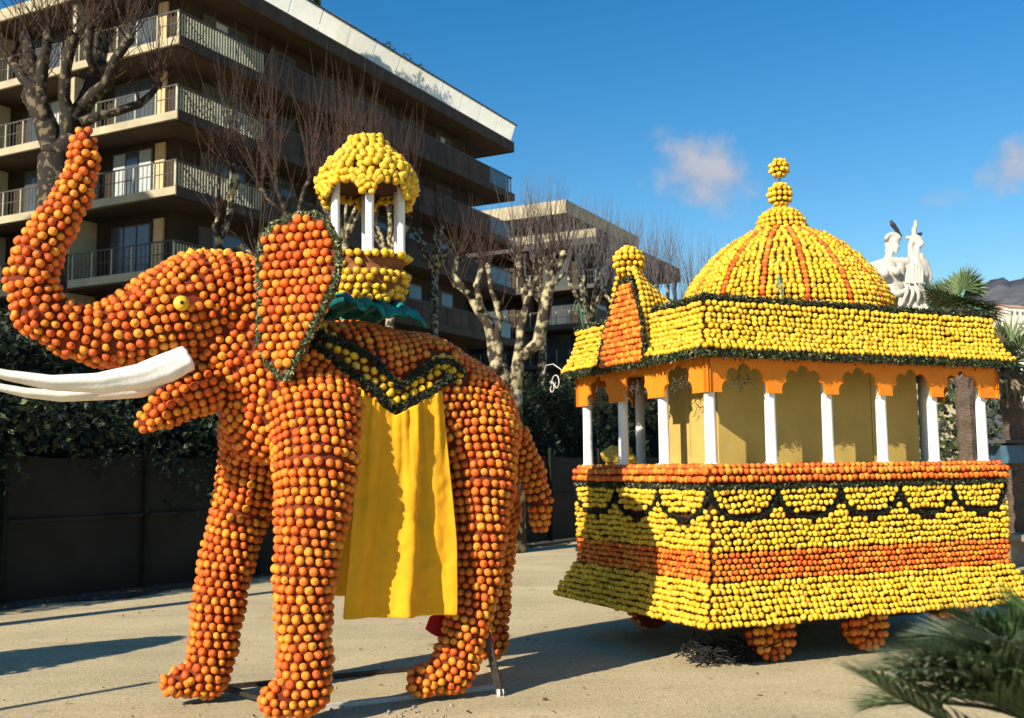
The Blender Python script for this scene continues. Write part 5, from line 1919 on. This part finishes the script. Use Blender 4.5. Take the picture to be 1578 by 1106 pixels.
# wire ornaments on the roof corners
for (a_, c_, z0q) in ((-.02, 2.0, 2.92), (.95, .2, 2.93)):
    b_ = MB()
    for k in range(3):
        d = -fa * math.cos(k * 1.2) * .22 + fc * math.sin(k * 1.2 - 1.2) * .22
        p = fl(a_, c_, z0q)
        b_.tube([p + d * t + UP * (.24 * math.sin(t * 2.6)) for t in np.linspace(0, 1.0, 10)], .0035, 5)
        b_.tube([p - UP * .02 + d * t * 1.1 + UP * (.20 * t ** .5) for t in np.linspace(0, 1.0, 8)], .003, 5)
    ob = b_.build('wire_ornament', 'wire_green', root_f); ob['kind'] = 'stuff'
b_ = MB()
for k, sc in ((0, 1.0), (1, .7)):
    pts = []
    for t in np.linspace(0, 4.6, 26):
        r = (.10 - .018 * t) * sc
        pts.append(fl(-.16, WW + .12 + k * .1, 2.40 - k * .04) + fc * r * math.cos(t * 1.5 + k) + UP * r * math.sin(t * 1.5 + k))
    b_.tube(pts, .006, 5)
b_.tube([fl(-.1, WW + .08, 2.52), fl(-.15, WW + .2, 2.60), fl(-.15, WW + .36, 2.60), fl(-.15, WW + .42, 2.52)], .005, 5)
b_.build('corner_scroll', 'pale_steel', root_f)
cov_f.finish()

# gold cloth bundle on the deck
c = fl(.22, 1.78, 1.575)
V = []
nb, nr = 16, 7
for j in range(nr + 1):
    for i in range(nb):
        w = 2 * math.pi * i / nb
        r = .16 * math.sin(math.pi * (0.12 + .80 * j / nr)) ** .5 * (1 + .16 * math.sin(3 * w + j) + .1 * math.sin(7 * w + j * 2))
        V.append(c + np.array([math.cos(w) * r, math.sin(w) * r, .19 * j / nr + .02 * math.sin(4 * w) * j / nr]))
FF = [(j * nb + i, j * nb + (i + 1) % nb, (j + 1) * nb + (i + 1) % nb, (j + 1) * nb + i) for j in range(nr) for i in range(nb)] + [tuple(range(nb))[::-1], tuple(nr * nb + i for i in range(nb))]
o = mesh_obj('cloth_bundle', V, FF, 'gold', None, False, loc=c); tag(o, 'crumpled gold cloth bundle on the float deck between white columns', 'cloth bundle')

# ================================================================== foreground palm fronds
PB = at_depth(1665, 1130, 2.9)
root_p = empty('feather_palm', (PB[0], PB[1], 0), 'low feathery palm with grey green fronds in the near right corner', 'palm')
MB().lathe((PB[0], PB[1], 0), [(.16, 0), (.2, .2), (.18, max(.3, PB[2] - .1)), (.1, PB[2])], 12).build('trunk', 'palm_trunk', root_p)


def frond(pts, leafl, tint_, n=90):
    pl = polyline(pts, .004)
    MB().tube(pl[::12], list(np.linspace(.010, .003, len(pl[::12]))), 5).build('rachis', 'frond_green', root_p)
    V, FF, T = [], [], []
    idx = np.linspace(len(pl) * .08, len(pl) - 3, n).astype(int)
    for ii, i in enumerate(idx):
        p = pl[i]; t = norm(pl[min(i + 5, len(pl) - 1)] - pl[max(i - 5, 0)])
        s_ = norm(np.cross(t, UP)); u_ = np.cross(s_, t)
        k = ii / n
        ll = leafl * (math.sin(math.pi * (0.12 + 0.80 * k)) ** .7)
        for sg in (-1, 1):
            d = norm(t * (1.1 + .6 * k) + s_ * sg * 0.9 + u_ * (.35 + rng.normal() * .10) + rng.normal(size=3) * .07)
            w = norm(np.cross(d, u_)) * .0055
            m_ = p + d * ll * .5; tip = p + d * ll - UP * ll * .10
            n0 = len(V); V += [p - w * .5, p + w * .5, m_ + w, tip, m_ - w]; FF += [(n0, n0 + 1, n0 + 2, n0 + 4), (n0 + 4, n0 + 2, n0 + 3)]
            T += [np.array(tint_) * random.uniform(.6, 1.5)] * 5
    mesh_obj('frond', V, FF, 'leaf', root_p, False, tint=np.array(T))


fr = [([(1665, 1130), (1560, 1120), (1450, 1082), (1380, 1045), (1322, 1012)], 2.7),
      ([(1665, 1130), (1570, 1060), (1480, 1020), (1420, 1000), (1362, 985)], 2.9),
      ([(1665, 1130), (1600, 1030), (1530, 975), (1470, 955), (1420, 950)], 3.1),
      ([(1665, 1130), (1620, 1010), (1570, 960), (1530, 940), (1490, 938)], 3.0),
      ([(1665, 1130), (1640, 1000), (1610, 950), (1585, 930), (1560, 925)], 2.8),
      ([(1665, 1130), (1580, 1130), (1500, 1120), (1430, 1112), (1370, 1110)], 2.5),
      ([(1665, 1130), (1590, 1090), (1530, 1050), (1470, 1040), (1400, 1030)], 2.6),
      ([(1665, 1130), (1600, 1060), (1560, 1010), (1510, 985), (1450, 975)], 3.05),
      ([(1665, 1130), (1700, 1020), (1730, 960), (1760, 930), (1800, 925)], 2.9),
      ([(1665, 1130), (1640, 1080), (1590, 1020), (1560, 1000), (1520, 1000)], 2.6)]
for k in range(20):
    a = k / 19
    tx_, ty_ = [(1335 + 235 * a ** 1.1, 1022 - 92 * min(1, a * 1.5) + random.uniform(-10, 50))][0]
    mx_, my_ = (1665 + tx_) / 2 + 15, (1130 + ty_) / 2 - random.uniform(18, 45)
    fr.append(([(1665, 1130), (1665 * .72 + mx_ * .28 + 8, 1130 * .72 + my_ * .28 - 14), (mx_, my_), (mx_ * .45 + tx_ * .55, my_ * .45 + ty_ * .55 - 8), (tx_, ty_)], random.uniform(2.5, 3.15)))
for pts, dd in fr:
    q = []
    for i, (x, y) in enumerate(pts):
        q.append(at_depth(x + 14, y + 34, 2.9 + (dd - 2.9) * i / 4))
    frond(q, .25, random.choice([(.16, .23, .11), (.10, .17, .06), (.26, .32, .19)]), 80)

# ================================================================== inferred and added things left of the frame whose shadows fall in it
sdir = np.array([math.sin(R(SUN_AZ)), math.cos(R(SUN_AZ)), 0])
tip = on_ground(270, 982)
hgt = 2.5
bs = tip - sdir * (hgt / math.tan(R(SUN_EL)))  # added bush shape, sized to cast the rounded ground shadow
rt = empty('shadow_bush', bs, 'unseen bush shape added left of the elephant to cast a ground shadow', 'bush')
P = []
for k in range(6500):
    h = random.random(); r = .62 * math.sin(math.pi * min(1, .12 + .88 * h)) ** .55 * random.random() ** .35; w = random.random() * 6.283
    P.append(bs + np.array([r * math.cos(w), r * math.sin(w), hgt * h]))
leaf_mesh('crown', P, norm(np.array(P) - bs - np.array([0, 0, 1.0])), .11, rt, flat=.3, aspect=.6)
MB().tube([bs, bs + UP * 1.8], .07).build('trunk', 'bark', rt)
tip = on_ground(232, 1052)
bs = tip - sdir * (2.6 / math.tan(R(SUN_EL)))
o = MB().tube([bs, bs + UP * 2.6], [.045, .04], 10).build('lamp_post', 'steel', None, loc=bs); tag(o, 'slim dark post left of the elephant, only its thin shadow in view', 'post')
pollard('bare plane tree standing left of the frame, its branch shadows on the ground', [(-420, 560, 20), (-425, 420, 18)],
        [[(-425, 425, 15), (-470, 330, 10), (-480, 260, 8)], [(-425, 425, 15), (-380, 330, 10), (-350, 270, 8)], [(-425, 400, 10), (-430, 300, 8), (-425, 240, 6)]],
        9.5, 26, 1.3, spread=.5)
bc = np.array([-37.5, 16.0, 0.0])  # added block with no known original, put here to shade the lower facade
rt = empty('added_shade_block', bc, 'unseen block added left of the frame to shade the lower floors', 'building')
MB().box(bc + Z * 12.5, (1, 0, 0), (0, 1, 0), Z, 17, 15, 25).build('wall', 'concrete', rt)
for zz in range(8):
    for k in range(5):
        fr = MB().box(bc + np.array([-6.8 + 3.4 * k, -7.52, 2 + zz * 3.0]), (1, 0, 0), (0, 1, 0), Z, 1.4, .06, 1.6).build('window', 'rail', rt)
        MB().box(bc + np.array([-6.8 + 3.4 * k, -7.57, 2 + zz * 3.0]), (1, 0, 0), (0, 1, 0), Z, 1.2, .04, 1.4).build('pane', 'glass', fr)
print('fruit on the elephant', len(PP))
